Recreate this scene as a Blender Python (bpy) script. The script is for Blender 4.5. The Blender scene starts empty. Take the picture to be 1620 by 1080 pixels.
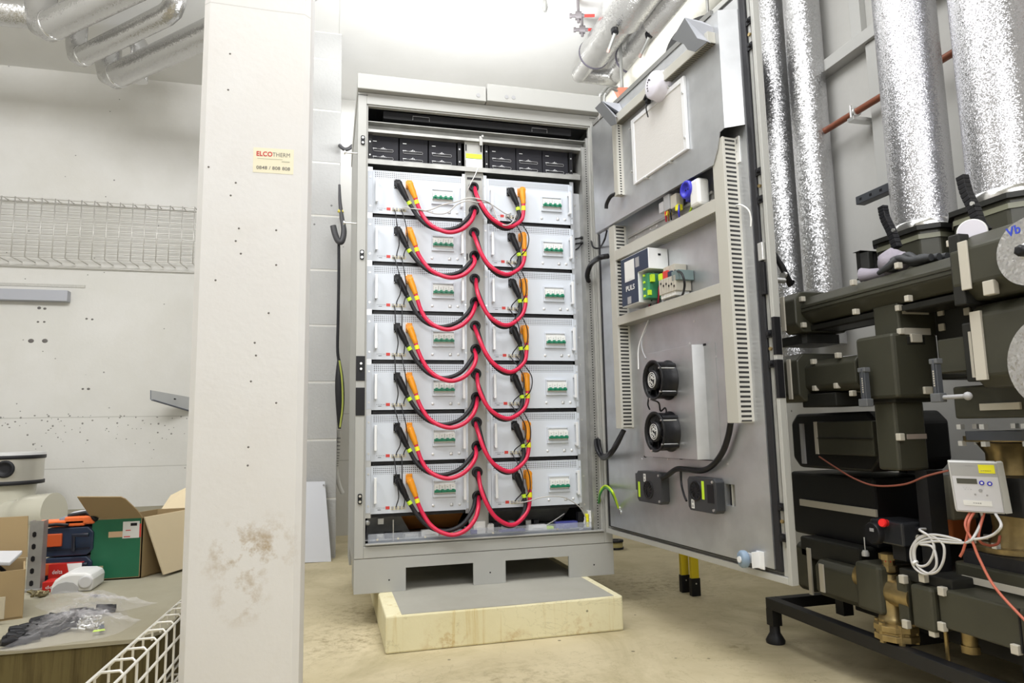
import bpy, math, random
from mathutils import Vector, Matrix
random.seed(7)
SC = bpy.context.scene
COL = SC.collection
# ---------------------------------------------------------------- camera
CF, YAW, PITCH, ROLL = 1085.178, 0.26101, 0.12653, 0.01956
CAM = Vector((-0.11074, -3.12017, 0.83003))
def _axes():
    cy, sy = math.cos(YAW), math.sin(YAW)
    f = Vector((sy, cy, 0)); r = Vector((cy, -sy, 0)); u = Vector((0, 0, 1))
    cp, sp = math.cos(PITCH), math.sin(PITCH)
    f2 = f * cp + u * sp; u2 = u * cp - f * sp
    cr, sr = math.cos(ROLL), math.sin(ROLL)
    return r * cr - u2 * sr, u2 * cr + r * sr, f2
RT, UP, FW = _axes()
cd = bpy.data.cameras.new('camera'); cam = bpy.data.objects.new('camera', cd); COL.objects.link(cam)
cd.sensor_width = 36; cd.lens = CF / 1620 * 36; cd.clip_start = 0.02; cd.clip_end = 60
cam.matrix_world = Matrix(((RT.x, UP.x, -FW.x, CAM.x), (RT.y, UP.y, -FW.y, CAM.y), (RT.z, UP.z, -FW.z, CAM.z), (0, 0, 0, 1)))
SC.camera = cam
SC.view_settings.view_transform = 'Standard'; SC.view_settings.look = 'None'
SC.view_settings.exposure = -0.28; SC.view_settings.gamma = 1.0
# ---------------------------------------------------------------- light
wd = bpy.data.worlds.new('world'); SC.world = wd; wd.use_nodes = True
wd.node_tree.nodes['Background'].inputs[0].default_value = (0.9, 0.95, 1, 1)
wd.node_tree.nodes['Background'].inputs[1].default_value = 0.3
def area(name, loc, target, sx, sy, power, col=(1, 0.98, 0.95)):
    l = bpy.data.lights.new(name, 'AREA'); l.shape = 'RECTANGLE'; l.size = sx; l.size_y = sy; l.energy = power; l.color = col
    o = bpy.data.objects.new(name, l); COL.objects.link(o); o.location = loc
    d = Vector(target) - Vector(loc)
    o.rotation_euler = d.to_track_quat('-Z', 'Y').to_euler(); return o
def spot(name, loc, target, ang, power, rad=0.05, blend=0.6, col=(1, 1, 1)):
    l = bpy.data.lights.new(name, 'SPOT'); l.energy = power; l.spot_size = ang; l.spot_blend = blend; l.shadow_soft_size = rad; l.color = col
    o = bpy.data.objects.new(name, l); COL.objects.link(o); o.location = loc
    d = Vector(target) - Vector(loc)
    o.rotation_euler = d.to_track_quat('-Z', 'Y').to_euler(); return o
area('added_uplight', (0.75, 0.62, 2.66), (0.75, 0.85, 3.72), 1.2, 0.6, 48, (0.97, 0.985, 1))  # unseen area light added above the cabinet to brighten the ceiling
area('added_fill_behind', (0.5, -3.35, 2.3), (0.5, 0.2, 1.1), 1.6, 0.8, 40, (0.98, 0.985, 1))  # added soft fill from behind the camera, not a fitting of the room
area('added_fill_front', (0.1, -1.9, 3.62), (0.3, -1.2, 0), 2.2, 0.7, 62, (0.98, 0.985, 1))  # unseen overhead fill, added to light the foreground
area('added_fill_left', (-1.8, -1.3, 3.45), (-1.8, 2.7, 1.7), 1.6, 0.6, 92, (0.98, 0.985, 1))  # added to lift the left back wall, no lamp stands there
area('added_fill_middle', (0.5, -1.0, 3.64), (0.5, -0.9, 0), 1.6, 0.8, 42, (0.98, 0.985, 1))  # extra unseen fill added overhead in front of the cabinet
area('added_fill_far', (0.3, 2.35, 3.66), (0.3, 2.5, 0), 1.6, 0.3, 13, (0.98, 0.985, 1))  # weak unseen fill added near the back wall
# ---------------------------------------------------------------- measuring helpers: a sight line of the photograph met with a real plane
def ray(px, py):
    return FW + RT * ((px - 810) / CF) - UP * ((py - 540) / CF)
def P(px, py, x=None, y=None, z=None):
    d = ray(px, py)
    if x is not None: t = (x - CAM.x) / d.x
    elif y is not None: t = (y - CAM.y) / d.y
    else: t = (z - CAM.z) / d.z
    return CAM + d * t
BH = 0.139                                             # top of the concrete block
DA = 1.6549
HNG = Vector((1.17584, -0.02, 0)); DE = Vector((-math.cos(DA), -math.sin(DA), 0)); DN = Vector((DE.y, -DE.x, 0))
DROT = math.atan2(DE.y, DE.x)
def D(px, py, o):                                      # door-frame (s, z) at distance o in front of the door plane
    d = ray(px, py); n = DN
    t = ((HNG + n * o - CAM).dot(n)) / d.dot(n); q = CAM + d * t
    return (q - HNG).dot(DE), q.z
# ---------------------------------------------------------------- materials
MATS = {}
def mat(name, col, rough=0.5, metal=0.0, var=None, bump=None, spec=0.5, alpha=None, coat=0):
    """var=(scale, dark factor, detail) colour variation, bump=(scale, strength, distance)"""
    if name in MATS: return MATS[name]
    m = bpy.data.materials.new(name); m.use_nodes = True; nt = m.node_tree; b = nt.nodes['Principled BSDF']
    b.inputs['Base Color'].default_value = (*col, 1); b.inputs['Roughness'].default_value = rough; b.inputs['Metallic'].default_value = metal
    b.inputs['Specular IOR Level'].default_value = spec
    if coat: b.inputs['Coat Weight'].default_value = coat
    tc = nt.nodes.new('ShaderNodeTexCoord')
    if var:
        n = nt.nodes.new('ShaderNodeTexNoise'); n.inputs['Scale'].default_value = var[0]; n.inputs['Detail'].default_value = var[2] if len(var) > 2 else 4
        nt.links.new(tc.outputs['Object'], n.inputs['Vector'])
        r = nt.nodes.new('ShaderNodeValToRGB'); r.color_ramp.elements[0].position = 0.35; r.color_ramp.elements[1].position = 0.68
        d = var[1]; r.color_ramp.elements[0].color = (col[0] * d, col[1] * d, col[2] * d, 1); r.color_ramp.elements[1].color = (*col, 1)
        nt.links.new(n.outputs['Fac'], r.inputs[0]); nt.links.new(r.outputs[0], b.inputs['Base Color'])
    if bump:
        n = nt.nodes.new('ShaderNodeTexNoise'); n.inputs['Scale'].default_value = bump[0]; n.inputs['Detail'].default_value = 5
        nt.links.new(tc.outputs['Object'], n.inputs['Vector'])
        k = nt.nodes.new('ShaderNodeBump'); k.inputs['Strength'].default_value = bump[1]; k.inputs['Distance'].default_value = bump[2]
        nt.links.new(n.outputs['Fac'], k.inputs['Height']); nt.links.new(k.outputs[0], b.inputs['Normal'])
    MATS[name] = m; return m
def N(nt, t, **k):
    n = nt.nodes.new(t)
    for a, v in k.items(): setattr(n, a, v)
    return n
def concrete(name, base, dark, stain=None, lo=.46, hi=.7, spots=None, spotcol=(.4, .3, .2), speck=False, pits=True, seams=None, rough=0.85, stain_scale=0.9, streak=False, stain_amt=0.6, smooth_bump=0.15):
    """painted or raw concrete: cloudy tone, dark pits, seam lines at given z heights, stains"""
    m = bpy.data.materials.new(name); m.use_nodes = True; nt = m.node_tree; b = nt.nodes['Principled BSDF']; L = nt.links.new
    b.inputs['Roughness'].default_value = rough; b.inputs['Specular IOR Level'].default_value = 0.25
    tc = N(nt, 'ShaderNodeTexCoord')
    n = N(nt, 'ShaderNodeTexNoise'); n.inputs['Scale'].default_value = 1.7; n.inputs['Detail'].default_value = 9; n.inputs['Roughness'].default_value = 0.62; L(tc.outputs['Object'], n.inputs['Vector'])
    r = N(nt, 'ShaderNodeValToRGB'); r.color_ramp.elements[0].position = 0.36; r.color_ramp.elements[1].position = 0.64
    r.color_ramp.elements[0].color = (*dark, 1); r.color_ramp.elements[1].color = (*base, 1); L(n.outputs['Fac'], r.inputs[0])
    c = r.outputs[0]
    if stain:
        mp = N(nt, 'ShaderNodeMapping'); mp.inputs['Scale'].default_value = (24, 24, 0.9) if streak else (1, 1, 1); L(tc.outputs['Object'], mp.inputs[0])
        n2 = N(nt, 'ShaderNodeTexNoise'); n2.inputs['Scale'].default_value = stain_scale; n2.inputs['Detail'].default_value = 10; n2.inputs['Roughness'].default_value = 0.68; n2.inputs['Distortion'].default_value = 0.6; L(mp.outputs[0], n2.inputs['Vector'])
        r2 = N(nt, 'ShaderNodeValToRGB'); r2.color_ramp.elements[0].position = lo; r2.color_ramp.elements[1].position = hi
        r2.color_ramp.elements[0].color = (0, 0, 0, 1); r2.color_ramp.elements[1].color = (stain_amt,) * 3 + (1,); L(n2.outputs['Fac'], r2.inputs[0])
        mx = N(nt, 'ShaderNodeMix', data_type='RGBA'); L(r2.outputs[0], mx.inputs[0]); L(c, mx.inputs[6]); mx.inputs[7].default_value = (*stain, 1); c = mx.outputs[2]
    for sx_, sy_, sz_, sr_ in (spots or ()):
        vd = N(nt, 'ShaderNodeVectorMath', operation='DISTANCE'); L(tc.outputs['Object'], vd.inputs[0]); vd.inputs[1].default_value = (sx_, sy_, sz_)
        mr = N(nt, 'ShaderNodeMapRange'); L(vd.outputs['Value'], mr.inputs[0]); mr.inputs[1].default_value = sr_; mr.inputs[2].default_value = 0.0; mr.inputs[3].default_value = 0; mr.inputs[4].default_value = 1
        n5 = N(nt, 'ShaderNodeTexNoise'); n5.inputs['Scale'].default_value = 22; n5.inputs['Detail'].default_value = 8; n5.inputs['Roughness'].default_value = .7; L(tc.outputs['Object'], n5.inputs['Vector'])
        r5 = N(nt, 'ShaderNodeValToRGB'); r5.color_ramp.elements[0].position = .48; r5.color_ramp.elements[1].position = .66; L(n5.outputs['Fac'], r5.inputs[0])
        ml = N(nt, 'ShaderNodeMath', operation='MULTIPLY'); L(mr.outputs[0], ml.inputs[0]); L(r5.outputs[0], ml.inputs[1])
        mx = N(nt, 'ShaderNodeMix', data_type='RGBA'); L(ml.outputs[0], mx.inputs[0]); L(c, mx.inputs[6]); mx.inputs[7].default_value = (*spotcol, 1); c = mx.outputs[2]
    if speck:
        n6 = N(nt, 'ShaderNodeTexNoise'); n6.inputs['Scale'].default_value = 26; n6.inputs['Detail'].default_value = 10; n6.inputs['Roughness'].default_value = .75; L(tc.outputs['Object'], n6.inputs['Vector'])
        r6 = N(nt, 'ShaderNodeValToRGB'); r6.color_ramp.elements[0].position = .60; r6.color_ramp.elements[1].position = .78; r6.color_ramp.elements[1].color = (.75, .75, .75, 1); L(n6.outputs['Fac'], r6.inputs[0])
        mx = N(nt, 'ShaderNodeMix', data_type='RGBA'); L(r6.outputs[0], mx.inputs[0]); L(c, mx.inputs[6]); mx.inputs[7].default_value = (dark[0] * .55, dark[1] * .5, dark[2] * .42, 1); c = mx.outputs[2]
        n7 = N(nt, 'ShaderNodeTexNoise'); n7.inputs['Scale'].default_value = 2.6; n7.inputs['Detail'].default_value = 12; n7.inputs['Roughness'].default_value = .6; n7.inputs['Distortion'].default_value = 1.2; L(tc.outputs['Object'], n7.inputs['Vector'])
        s7 = N(nt, 'ShaderNodeMath', operation='SUBTRACT'); L(n7.outputs['Fac'], s7.inputs[0]); s7.inputs[1].default_value = .5
        a7 = N(nt, 'ShaderNodeMath', operation='ABSOLUTE'); L(s7.outputs[0], a7.inputs[0])
        m7 = N(nt, 'ShaderNodeMapRange'); L(a7.outputs[0], m7.inputs[0]); m7.inputs[1].default_value = 0; m7.inputs[2].default_value = .006; m7.inputs[3].default_value = .32; m7.inputs[4].default_value = 0
        mx = N(nt, 'ShaderNodeMix', data_type='RGBA'); L(m7.outputs[0], mx.inputs[0]); L(c, mx.inputs[6]); mx.inputs[7].default_value = (dark[0] * .5, dark[1] * .48, dark[2] * .42, 1); c = mx.outputs[2]
    if pits:
        v = N(nt, 'ShaderNodeTexVoronoi'); v.inputs['Scale'].default_value = 9; L(tc.outputs['Object'], v.inputs['Vector'])
        sp = N(nt, 'ShaderNodeSeparateColor'); L(v.outputs['Color'], sp.inputs[0])
        thr = N(nt, 'ShaderNodeMath', operation='MULTIPLY'); L(sp.outputs[0], thr.inputs[0]); thr.inputs[1].default_value = 0.20
        sub = N(nt, 'ShaderNodeMath', operation='SUBTRACT'); L(thr.outputs[0], sub.inputs[0]); sub.inputs[1].default_value = 0.125
        lt = N(nt, 'ShaderNodeMath', operation='LESS_THAN'); L(v.outputs['Distance'], lt.inputs[0]); L(sub.outputs[0], lt.inputs[1])
        mx = N(nt, 'ShaderNodeMix', data_type='RGBA'); L(lt.outputs[0], mx.inputs[0]); L(c, mx.inputs[6]); mx.inputs[7].default_value = (dark[0] * .42, dark[1] * .42, dark[2] * .42, 1); c = mx.outputs[2]
    if seams:
        sx = N(nt, 'ShaderNodeSeparateXYZ'); L(tc.outputs['Object'], sx.inputs[0])
        wn = N(nt, 'ShaderNodeTexNoise'); wn.inputs['Scale'].default_value = 3; L(tc.outputs['Object'], wn.inputs['Vector'])
        for ax, h, w in seams:
            a = N(nt, 'ShaderNodeMath', operation='MULTIPLY_ADD'); L(wn.outputs['Fac'], a.inputs[0]); a.inputs[1].default_value = 0.012; L(sx.outputs[ax], a.inputs[2])
            s = N(nt, 'ShaderNodeMath', operation='SUBTRACT'); L(a.outputs[0], s.inputs[0]); s.inputs[1].default_value = h + .006
            ab = N(nt, 'ShaderNodeMath', operation='ABSOLUTE'); L(s.outputs[0], ab.inputs[0])
            lt = N(nt, 'ShaderNodeMath', operation='LESS_THAN'); L(ab.outputs[0], lt.inputs[0]); lt.inputs[1].default_value = w
            ml = N(nt, 'ShaderNodeMath', operation='MULTIPLY'); L(lt.outputs[0], ml.inputs[0]); ml.inputs[1].default_value = 0.7
            mx = N(nt, 'ShaderNodeMix', data_type='RGBA'); L(ml.outputs[0], mx.inputs[0]); L(c, mx.inputs[6]); mx.inputs[7].default_value = (dark[0] * .72, dark[1] * .72, dark[2] * .70, 1); c = mx.outputs[2]
    L(c, b.inputs['Base Color'])
    n3 = N(nt, 'ShaderNodeTexNoise'); n3.inputs['Scale'].default_value = 55; n3.inputs['Detail'].default_value = 6; L(tc.outputs['Object'], n3.inputs['Vector'])
    k = N(nt, 'ShaderNodeBump'); k.inputs['Strength'].default_value = smooth_bump; k.inputs['Distance'].default_value = 0.004; L(n3.outputs['Fac'], k.inputs['Height']); L(k.outputs[0], b.inputs['Normal'])
    MATS[name] = m; return m
def dots(name, col, hole, pitch, rad, ax=(0, 2), rough=0.4, metal=0.0, shape='dot', ratio=1.0):
    """sheet with a regular pattern of punched holes; ax: the two object axes the pattern runs along"""
    m = bpy.data.materials.new(name); m.use_nodes = True; nt = m.node_tree; b = nt.nodes['Principled BSDF']; L = nt.links.new
    b.inputs['Roughness'].default_value = rough; b.inputs['Metallic'].default_value = metal
    tc = N(nt, 'ShaderNodeTexCoord'); sx = N(nt, 'ShaderNodeSeparateXYZ'); L(tc.outputs['Object'], sx.inputs[0])
    outs = []
    for i, a in enumerate(ax):
        p = pitch[i]
        if not p: continue
        d = N(nt, 'ShaderNodeMath', operation='DIVIDE'); L(sx.outputs[a], d.inputs[0]); d.inputs[1].default_value = p
        fr = N(nt, 'ShaderNodeMath', operation='FRACT'); L(d.outputs[0], fr.inputs[0])
        s = N(nt, 'ShaderNodeMath', operation='SUBTRACT'); L(fr.outputs[0], s.inputs[0]); s.inputs[1].default_value = 0.5
        ab = N(nt, 'ShaderNodeMath', operation='ABSOLUTE'); L(s.outputs[0], ab.inputs[0]); outs.append((ab, rad[i]))
    if shape == 'dot':
        q = []
        for ab, rr in outs:
            dv = N(nt, 'ShaderNodeMath', operation='DIVIDE'); L(ab.outputs[0], dv.inputs[0]); dv.inputs[1].default_value = rr
            pw = N(nt, 'ShaderNodeMath', operation='POWER'); L(dv.outputs[0], pw.inputs[0]); pw.inputs[1].default_value = 2; q.append(pw)
        ad = N(nt, 'ShaderNodeMath', operation='ADD'); L(q[0].outputs[0], ad.inputs[0]); L(q[1].outputs[0], ad.inputs[1])
        f = N(nt, 'ShaderNodeMath', operation='LESS_THAN'); L(ad.outputs[0], f.inputs[0]); f.inputs[1].default_value = 1
    else:
        f = None
        for ab, rr in outs:
            lt = N(nt, 'ShaderNodeMath', operation='LESS_THAN'); L(ab.outputs[0], lt.inputs[0]); lt.inputs[1].default_value = rr
            if f is None: f = lt
            else:
                ml = N(nt, 'ShaderNodeMath', operation='MULTIPLY'); L(f.outputs[0], ml.inputs[0]); L(lt.outputs[0], ml.inputs[1]); f = ml
    mx = N(nt, 'ShaderNodeMix', data_type='RGBA'); L(f.outputs[0], mx.inputs[0]); mx.inputs[6].default_value = (*col, 1); mx.inputs[7].default_value = (*hole, 1)
    L(mx.outputs[2], b.inputs['Base Color'])
    MATS[name] = m; return m
def foil(name, col=(0.80, 0.80, 0.82), scale=150, strength=0.7, rough=0.28, grain=0.02):
    m = bpy.data.materials.new(name); m.use_nodes = True; nt = m.node_tree; b = nt.nodes['Principled BSDF']; L = nt.links.new
    b.inputs['Metallic'].default_value = 0.9; b.inputs['Roughness'].default_value = rough; b.inputs['Base Color'].default_value = (*col, 1)
    tc = N(nt, 'ShaderNodeTexCoord'); v = N(nt, 'ShaderNodeTexVoronoi'); v.inputs['Scale'].default_value = scale; L(tc.outputs['Object'], v.inputs['Vector'])
    sb = N(nt, 'ShaderNodeVectorMath', operation='SUBTRACT'); L(v.outputs['Color'], sb.inputs[0]); sb.inputs[1].default_value = (.5, .5, .5)
    sc_ = N(nt, 'ShaderNodeVectorMath', operation='SCALE'); L(sb.outputs[0], sc_.inputs[0]); sc_.inputs['Scale'].default_value = strength
    n2 = N(nt, 'ShaderNodeTexNoise'); n2.inputs['Scale'].default_value = 14; L(tc.outputs['Object'], n2.inputs['Vector'])
    s2_ = N(nt, 'ShaderNodeVectorMath', operation='SUBTRACT'); L(n2.outputs['Color'], s2_.inputs[0]); s2_.inputs[1].default_value = (.5, .5, .5)
    c2_ = N(nt, 'ShaderNodeVectorMath', operation='SCALE'); L(s2_.outputs[0], c2_.inputs[0]); c2_.inputs['Scale'].default_value = grain
    g = N(nt, 'ShaderNodeNewGeometry'); a1 = N(nt, 'ShaderNodeVectorMath', operation='ADD'); L(g.outputs['Normal'], a1.inputs[0]); L(sc_.outputs[0], a1.inputs[1])
    a2 = N(nt, 'ShaderNodeVectorMath', operation='ADD'); L(a1.outputs[0], a2.inputs[0]); L(c2_.outputs[0], a2.inputs[1])
    nn = N(nt, 'ShaderNodeVectorMath', operation='NORMALIZE'); L(a2.outputs[0], nn.inputs[0]); L(nn.outputs[0], b.inputs['Normal'])
    MATS[name] = m; return m
PSEAM = P(400, 12, y=-1.2).z
wall_m = concrete('painted_concrete_wall', (0.74, 0.73, 0.70), (0.68, 0.67, 0.63), stain=(0.58, 0.55, 0.48), seams=[(2, 0.98, .004), (2, 0.60, .004)], stain_amt=0.28, stain_scale=0.7)
ceil_m = concrete('painted_concrete_ceiling', (0.79, 0.785, 0.765), (0.75, 0.745, 0.72), pits=False, seams=[(0, -0.08, .003)], smooth_bump=.08)
floor_m = concrete('stained_concrete_floor', (0.62, 0.54, 0.36), (0.49, 0.42, 0.26), stain=(0.33, 0.28, 0.15), pits=True, stain_amt=0.8, stain_scale=1.6, rough=0.62, lo=.50, hi=.72, speck=True, spots=[(-.02, -.15, 0, .35), (.05, .25, 0, .3), (1.38, -.72, 0, .1), (.5, -.9, 0, .4), (1.5, .3, 0, .5)], spotcol=(.24, .19, .10))
plat_m = concrete('platform_concrete_top', (0.34, 0.315, 0.235), (0.28, 0.26, 0.19), stain=(0.26, 0.22, 0.13), pits=False, stain_amt=.5)
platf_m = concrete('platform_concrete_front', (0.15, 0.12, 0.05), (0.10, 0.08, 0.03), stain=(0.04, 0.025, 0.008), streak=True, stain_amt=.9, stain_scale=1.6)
block_m = concrete('yellowed_cast_block', (0.80, 0.75, 0.52), (0.73, 0.67, 0.43), stain=(0.55, 0.38, 0.10), streak=True, stain_amt=0.75, stain_scale=1.0, lo=.55, hi=.72, spots=[(.0, -.70, -.02, .10), (-.25, -.70, .01, .12), (.3, -.7, -.03, .14)], spotcol=(.45, .25, .05), speck=True)
btop_m = concrete('trowelled_grey_top', (0.40, 0.39, 0.34), (0.34, 0.33, 0.28), pits=False)
pillar_m = concrete('painted_pillar', (0.745, 0.74, 0.735), (0.72, 0.71, 0.70), stain=(0.55, 0.49, 0.40), stain_amt=.22, stain_scale=1.0, pits=False, seams=[(2, PSEAM, .0018)], spots=[(-.345, -1.2, .535, .10), (-.265, -1.2, .54, .10), (-.32, -1.2, .42, .08)], spotcol=(.40, .30, .18))
blockwork_m = concrete('grey_blockwork', (0.52, 0.52, 0.51), (0.46, 0.46, 0.455), pits=True, smooth_bump=.9)
M_ = mat
cab = M_('light_grey_powder_coat', (0.415, 0.415, 0.392), 0.42, var=(2, .97))
galv = M_('galvanised_sheet', (0.62, 0.635, 0.655), 0.40, 0.85, var=(9, .84), bump=(60, .06, .002))
galv_d = M_('dull_galvanised_steel', (0.44, 0.44, 0.42), 0.5, 0.6, var=(14, .75))
steel = M_('bright_zinc_steel', (0.75, 0.75, 0.74), 0.3, 0.9)
modf = M_('pale_blue_grey_fascia', (0.63, 0.67, 0.73), 0.45)
perf = dots('perforated_fascia', (0.63, 0.67, 0.73), (0.05, 0.05, 0.06), (0.0088, 0.0088), (0.30, 0.30))
black = M_('black_plastic', (0.010, 0.010, 0.012), 0.42, spec=.3)
blackm = M_('black_painted_steel', (0.012, 0.012, 0.013), 0.45, spec=.35, bump=(80, .1, .001))
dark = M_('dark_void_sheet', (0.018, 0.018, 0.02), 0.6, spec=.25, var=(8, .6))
rubber = M_('black_rubber', (0.016, 0.016, 0.019), 0.5, spec=.35)
redc = M_('crimson_cable', (0.62, 0.012, 0.06), 0.35)
orange = M_('orange_plug_plastic', (0.80, 0.30, 0.01), 0.4)
yell = M_('yellow_label', (0.85, 0.80, 0.02), 0.5)
lime = M_('lime_label', (0.55, 0.80, 0.03), 0.5)
green = M_('green_toggle', (0.01, 0.22, 0.12), 0.4)
white = M_('white_plastic', (0.78, 0.78, 0.76), 0.4)
aluw = M_('satin_aluminium', (0.82, 0.83, 0.84), 0.35, 0.2)
greyp = M_('grey_plastic', (0.35, 0.35, 0.36), 0.5)
redl = M_('red_print', (0.62, 0.05, 0.04), 0.5)
duct = M_('beige_duct_plastic', (0.46, 0.45, 0.40), 0.5)
slots = dots('slotted_duct_side', (0.60, 0.59, 0.54), (0.03, 0.03, 0.03), (0.12, 0.016), (0.17, 0.24), ax=(1, 2), shape='bar')
slots_l = M_('beige_duct_rim', (0.60, 0.59, 0.54), 0.5)
postholes = dots('punched_steel_post', (0.46, 0.46, 0.44), (0.02, 0.02, 0.02), (0.0, 0.013), (0, 0.25), ax=(0, 2), shape='bar', metal=.3)
foil_m = foil('embossed_foil', (0.53, 0.53, 0.55), 420, 0.42, 0.27, .03)
foil_f = foil('speckled_foil', (0.56, 0.56, 0.57), 200, 0.50, 0.36, .01)
foil_s = foil('smooth_foil', (0.60, 0.595, 0.585), 200, 0.26, 0.25, .07)
band = M_('bright_sheet_band', (0.85, 0.85, 0.85), 0.18, 1.0)
copper = M_('red_brown_pipe', (0.26, 0.085, 0.045), 0.42, .2)
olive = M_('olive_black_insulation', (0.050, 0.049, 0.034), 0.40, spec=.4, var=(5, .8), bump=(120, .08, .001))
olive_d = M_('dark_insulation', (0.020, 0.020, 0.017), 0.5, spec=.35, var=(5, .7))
clip = M_('ivory_clip', (0.50, 0.47, 0.40), 0.4)
brass = M_('brass', (0.45, 0.34, 0.16), 0.35, 0.8, var=(20, .6))
card = M_('cardboard', (0.36, 0.26, 0.13), 0.8, var=(3, .9))
cardl = M_('pale_cardboard', (0.60, 0.50, 0.33), 0.8, var=(3, .95))
gprint = M_('green_print', (0.012, 0.15, 0.07), 0.5, var=(4, .85))
navy = M_('navy_case_plastic', (0.02, 0.035, 0.07), 0.4)
torange = M_('bright_orange_plastic', (0.85, 0.17, 0.04), 0.45)
tred = M_('red_carton', (0.50, 0.02, 0.015), 0.4)
blue = M_('deep_blue_plastic', (0.03, 0.03, 0.50), 0.4)
wirem = M_('zinc_wire', (0.60, 0.585, 0.55), 0.35, 0.5)
wirel = M_('pale_zinc_wire', (0.70, 0.68, 0.62), 0.35, 0.3)
panelw = M_('white_laminate', (0.74, 0.76, 0.82), 0.4)
lockg = M_('mid_grey_sheet', (0.115, 0.12, 0.125), 0.5)
cream = M_('cream_sticker', (0.78, 0.73, 0.55), 0.6)
inkr = M_('red_ink', (0.55, 0.03, 0.03), 0.6)
inkg = M_('grey_ink', (0.16, 0.15, 0.14), 0.6)
inkb = M_('blue_ink', (0.03, 0.06, 0.5), 0.6)
yellowp = M_('yellow_lacquer', (0.75, 0.58, 0.02), 0.4)
filterm = M_('white_filter_mat', (0.60, 0.585, 0.56), 0.9, bump=(160, .3, .002))
caster_b = M_('blue_grey_wheel', (0.22, 0.30, 0.40), 0.5)
pvc = M_('milky_flue_plastic', (0.60, 0.58, 0.48), 0.25, coat=.4)
rust = M_('orange_brown_sheet', (0.42, 0.17, 0.03), 0.5, .2, var=(6, .7))
glove1 = M_('lilac_grey_knit', (0.30, 0.275, 0.32), 0.85, bump=(200, .4, .002))
glove2 = M_('black_rubber_coating', (0.03, 0.032, 0.035), 0.6, bump=(80, .5, .003))
wrap = M_('cream_pipe_wrap', (0.82, 0.80, 0.71), 0.4, bump=(9, .5, .03))
terra = M_('orange_foam', (0.60, 0.16, 0.04), 0.7)
def clearplastic(name, col, a, rough=0.12):
    m = bpy.data.materials.new(name); m.use_nodes = True; nt = m.node_tree; b = nt.nodes['Principled BSDF']
    b.inputs['Base Color'].default_value = (*col, 1); b.inputs['Roughness'].default_value = rough; b.inputs['Alpha'].default_value = a
    b.inputs['Specular IOR Level'].default_value = 0.9
    MATS[name] = m; return m
bag_m = clearplastic('clear_bag_film', (0.80, 0.78, 0.80), 0.13, .10)
acryl = clearplastic('clear_acrylic', (0.7, 0.75, 0.85), 0.22, 0.05)
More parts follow.
